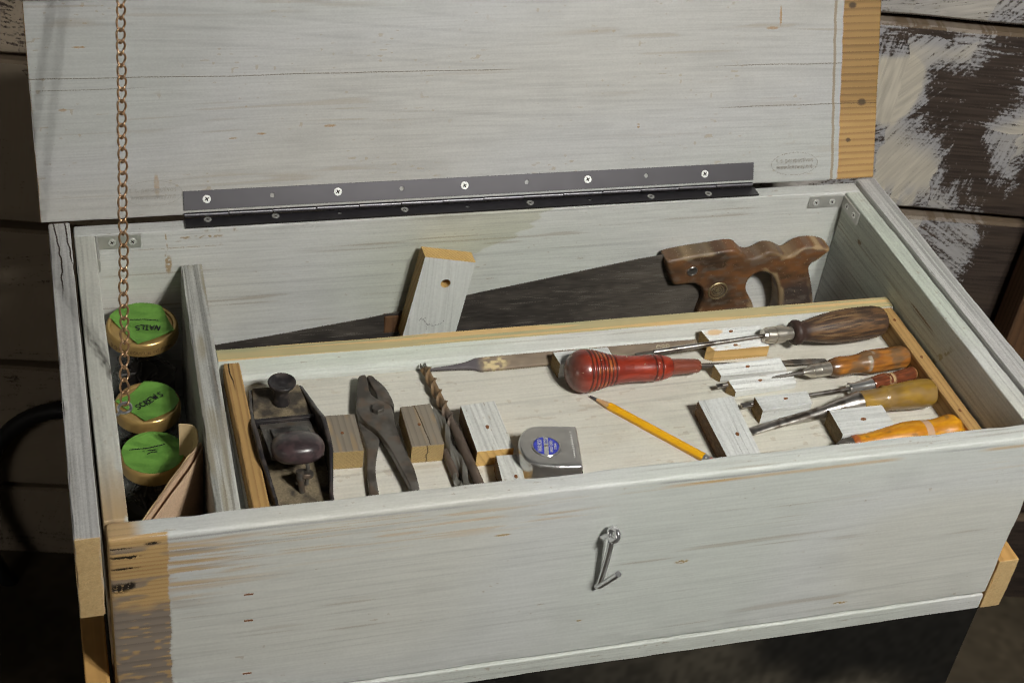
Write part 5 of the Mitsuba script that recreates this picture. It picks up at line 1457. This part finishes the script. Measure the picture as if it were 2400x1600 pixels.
obj('handle', lathe(prof, A, B, n=56, hard=75), 'red_varnish', k)
obj('shaft', lathe([(0, 0), (0, 0.0023), (1, 0.0023), (1, 0)], B, (0.5870, 0.1655, ZF + 0.0068), n=18), 'old_steel', k)
bl = Polygon([(0, -0.0023), (0.012, -0.0036), (0.030, -0.0034), (0.046, -0.0022), (0.046, 0.0022), (0.030, 0.0034), (0.012, 0.0036), (0, 0.0023)])
obj('blade', moved(pillow(bl, 0.0022, 0.0007, h=0.0016), frame((0.5850, 0.1657, ZF + 0.0068), (0.046, 0.0012, -0.0030), (0, 1, 0))), 'old_steel', k)

# orange fluted handle
k = thing('screwdriver', 'screwdriver with chipped orange varnished fluted handle and nickel ferrule', 'screwdriver')
A, B = np.array([0.6215, 0.1462, ZF + 0.0128]), np.array([0.7030, 0.1530, ZF + 0.0124])
flu = lambda t, a: 1 - (0.075 * np.abs(np.cos(3 * a)) ** 6 if 0.46 < t < 0.97 else 0)
obj('handle', lathe([(0, 0.0062), (0.03, 0.0078), (0.10, 0.0090), (0.16, 0.0092), (0.24, 0.0086), (0.30, 0.0083), (0.37, 0.0089), (0.46, 0.0106), (0.50, 0.0111), (0.62, 0.0111), (0.80, 0.0107), (0.95, 0.0104), (0.975, 0.0096), (1.0, 0.0080), (1.0, 0)], A, B, n=72, flute=flu, hard=45), 'orange_varnish', k)
F0 = np.array([0.5945, 0.1438, ZF + 0.0126])
obj('ferrule', lathe([(0, 0.0022), (0.06, 0.0026), (0.26, 0.0052), (0.30, 0.0060), (0.33, 0.0054), (0.36, 0.0061), (0.60, 0.0062), (0.62, 0.0066), (0.66, 0.0062), (1, 0.0063)], F0, A, n=32), 'nickel', k)
S0 = np.array([0.5110, 0.1410, ZF + 0.0085])
obj('shaft', lathe([(0, 0), (0, 0.0019), (1, 0.0019)], S0 + (F0 - S0) * 0.06, F0, n=16), 'old_steel', k)
bl = Polygon([(0, -0.0022), (0.010, -0.0019), (0.010, 0.0019), (0, 0.0022)])
obj('tip', moved(pillow(bl, 0.0014, 0.0003, h=0.001), frame(S0, F0 - S0, (0, 1, 0.25))), 'bright_steel', k)

# small red-brown handle
k = thing('screwdriver', 'slim screwdriver with red brown handle and long bright silver ferrule', 'screwdriver')
F0, F1, B = np.array([0.6298, 0.1207, ZF + 0.0090]), np.array([0.6535, 0.1225, ZF + 0.0096]), np.array([0.7020, 0.1330, ZF + 0.0098])
obj('handle', lathe([(0, 0.0060), (0.03, 0.0068), (0.20, 0.0074), (0.34, 0.0072), (0.42, 0.0060), (0.55, 0.0056), (0.80, 0.0062), (0.96, 0.0062), (1, 0.0048), (1, 0)], F1, B, n=36), 'redbrown_varnish', k)
obj('ferrule', lathe([(0, 0), (0, 0.0042), (0.04, 0.0054), (0.09, 0.0054), (0.12, 0.0046), (0.6, 0.0050), (1, 0.0061)], F0, F1, n=32), 'tape_chrome', k)
S0 = np.array([0.5235, 0.1135, ZF + 0.0080])
obj('shaft', lathe([(0, 0), (0, 0.0019), (1, 0.0019)], S0 + (F0 - S0) * 0.08, F0, n=16), 'bright_steel', k)
bl = Polygon([(0, -0.0026), (0.013, -0.0019), (0.013, 0.0019), (0, 0.0026)])
obj('tip', moved(pillow(bl, 0.0016, 0.0003, h=0.001), frame(S0, F0 - S0, (0, 1, 0.3))), 'bright_steel', k)

# socket chisel with amber handle
k = thing('socket_chisel', 'steel socket chisel with translucent looking amber plastic handle', 'chisel')
A, N1, B = np.array([0.6280, 0.0975, ZF + 0.0135]), np.array([0.6515, 0.0988, ZF + 0.0145]), np.array([0.7015, 0.0990, ZF + 0.0158])
obj('handle', lathe([(0, 0), (0, 0.0095), (0.30, 0.0102), (0.325, 0.0118), (0.35, 0.0116), (0.37, 0.0110), (0.50, 0.0118), (0.70, 0.0128), (0.84, 0.0131), (0.93, 0.0126), (0.975, 0.0108), (1, 0.0070), (1, 0)], A, B, n=48, hard=50), 'amber_plastic', k)
S0 = np.array([0.5905, 0.0930, ZF + 0.0112])
obj('socket', lathe([(0, 0.0044), (0.15, 0.0048), (0.45, 0.0068), (0.80, 0.0090), (1.0, 0.0100), (1.0, 0.0092)], S0, A, n=36), 'bright_steel', k)
T0 = np.array([0.5200, 0.0838, ZF + 0.0052])
n = 40
sec = np.array([(-1, -0.5), (1, -0.5), (1, 0.1), (0.55, 0.5), (-0.55, 0.5), (-1, 0.1)])
pth = T0 + (S0 - T0) * np.linspace(0, 1.03, n)[:, None] + np.array([0, 0, 0.0012]) * np.sin(np.linspace(0, np.pi, n))[:, None]


def chis(sec, path):
    V = []
    t = np.gradient(path, axis=0); t /= np.linalg.norm(t, axis=1, keepdims=True)
    for i in range(len(path)):
        f = i / (len(path) - 1)
        hw = 0.0040 + 0.0004 * f if f < 0.75 else 0.0043
        th = np.interp(f, [0, 0.06, 0.5, 0.8, 1.0], [0.0006, 0.0030, 0.0042, 0.0066, 0.0086])
        x = np.cross([0, 0, 1], t[i]); x /= np.linalg.norm(x); y = np.cross(t[i], x)
        V.append(path[i] + sec[:, :1] * x * hw + sec[:, 1:] * y * th)
    n, m = len(path), len(sec)
    V = np.vstack(V + [path[:1], path[-1:]])
    F3 = []
    for a in range(n - 1):
        for j in range(m):
            p, q, r, s = a * m + j, a * m + (j + 1) % m, (a + 1) * m + (j + 1) % m, (a + 1) * m + j
            F3 += [[p, q, r], [p, r, s]]
    for j in range(m):
        F3 += [[len(V) - 2, (j + 1) % m, j], [len(V) - 1, (n - 1) * m + j, (n - 1) * m + (j + 1) % m]]
    g = trimesh.Trimesh(V, np.array(F3), process=False); trimesh.repair.fix_normals(g)
    return g


obj('blade', chis(sec, pth), 'bright_steel', k, smooth=30)

# bright orange curved handle by the front board
k = thing('screwdriver', 'screwdriver with bright orange yellow curved handle half behind the front board', 'screwdriver')
A, B = np.array([0.5980, 0.0490, ZF + 0.0110]), np.array([0.7035, 0.0520, ZF + 0.0120])
obj('handle', lathe([(0, 0.0066), (0.02, 0.0080), (0.06, 0.0082), (0.12, 0.0080), (0.22, 0.0090), (0.34, 0.0112), (0.48, 0.0132), (0.58, 0.0134), (0.68, 0.0126), (0.76, 0.0122), (0.84, 0.0136), (0.90, 0.0148), (0.94, 0.0143), (0.955, 0.0122), (0.975, 0.0116), (1, 0.0080), (1, 0)], A, B, n=48, hard=60), 'yellow_varnish', k)
obj('ferrule', lathe([(0, 0), (0, 0.0034), (0.3, 0.0058), (0.5, 0.0066), (1, 0.0068)], A - [0.013, 0, 0.0006], A, n=28), 'old_steel', k)
obj('shaft', lathe([(0, 0), (0, 0.0022), (1, 0.0024)], A + [-0.075, -0.0040, -0.006], A - [0.012, 0, 0.0006], n=16), 'old_steel', k)
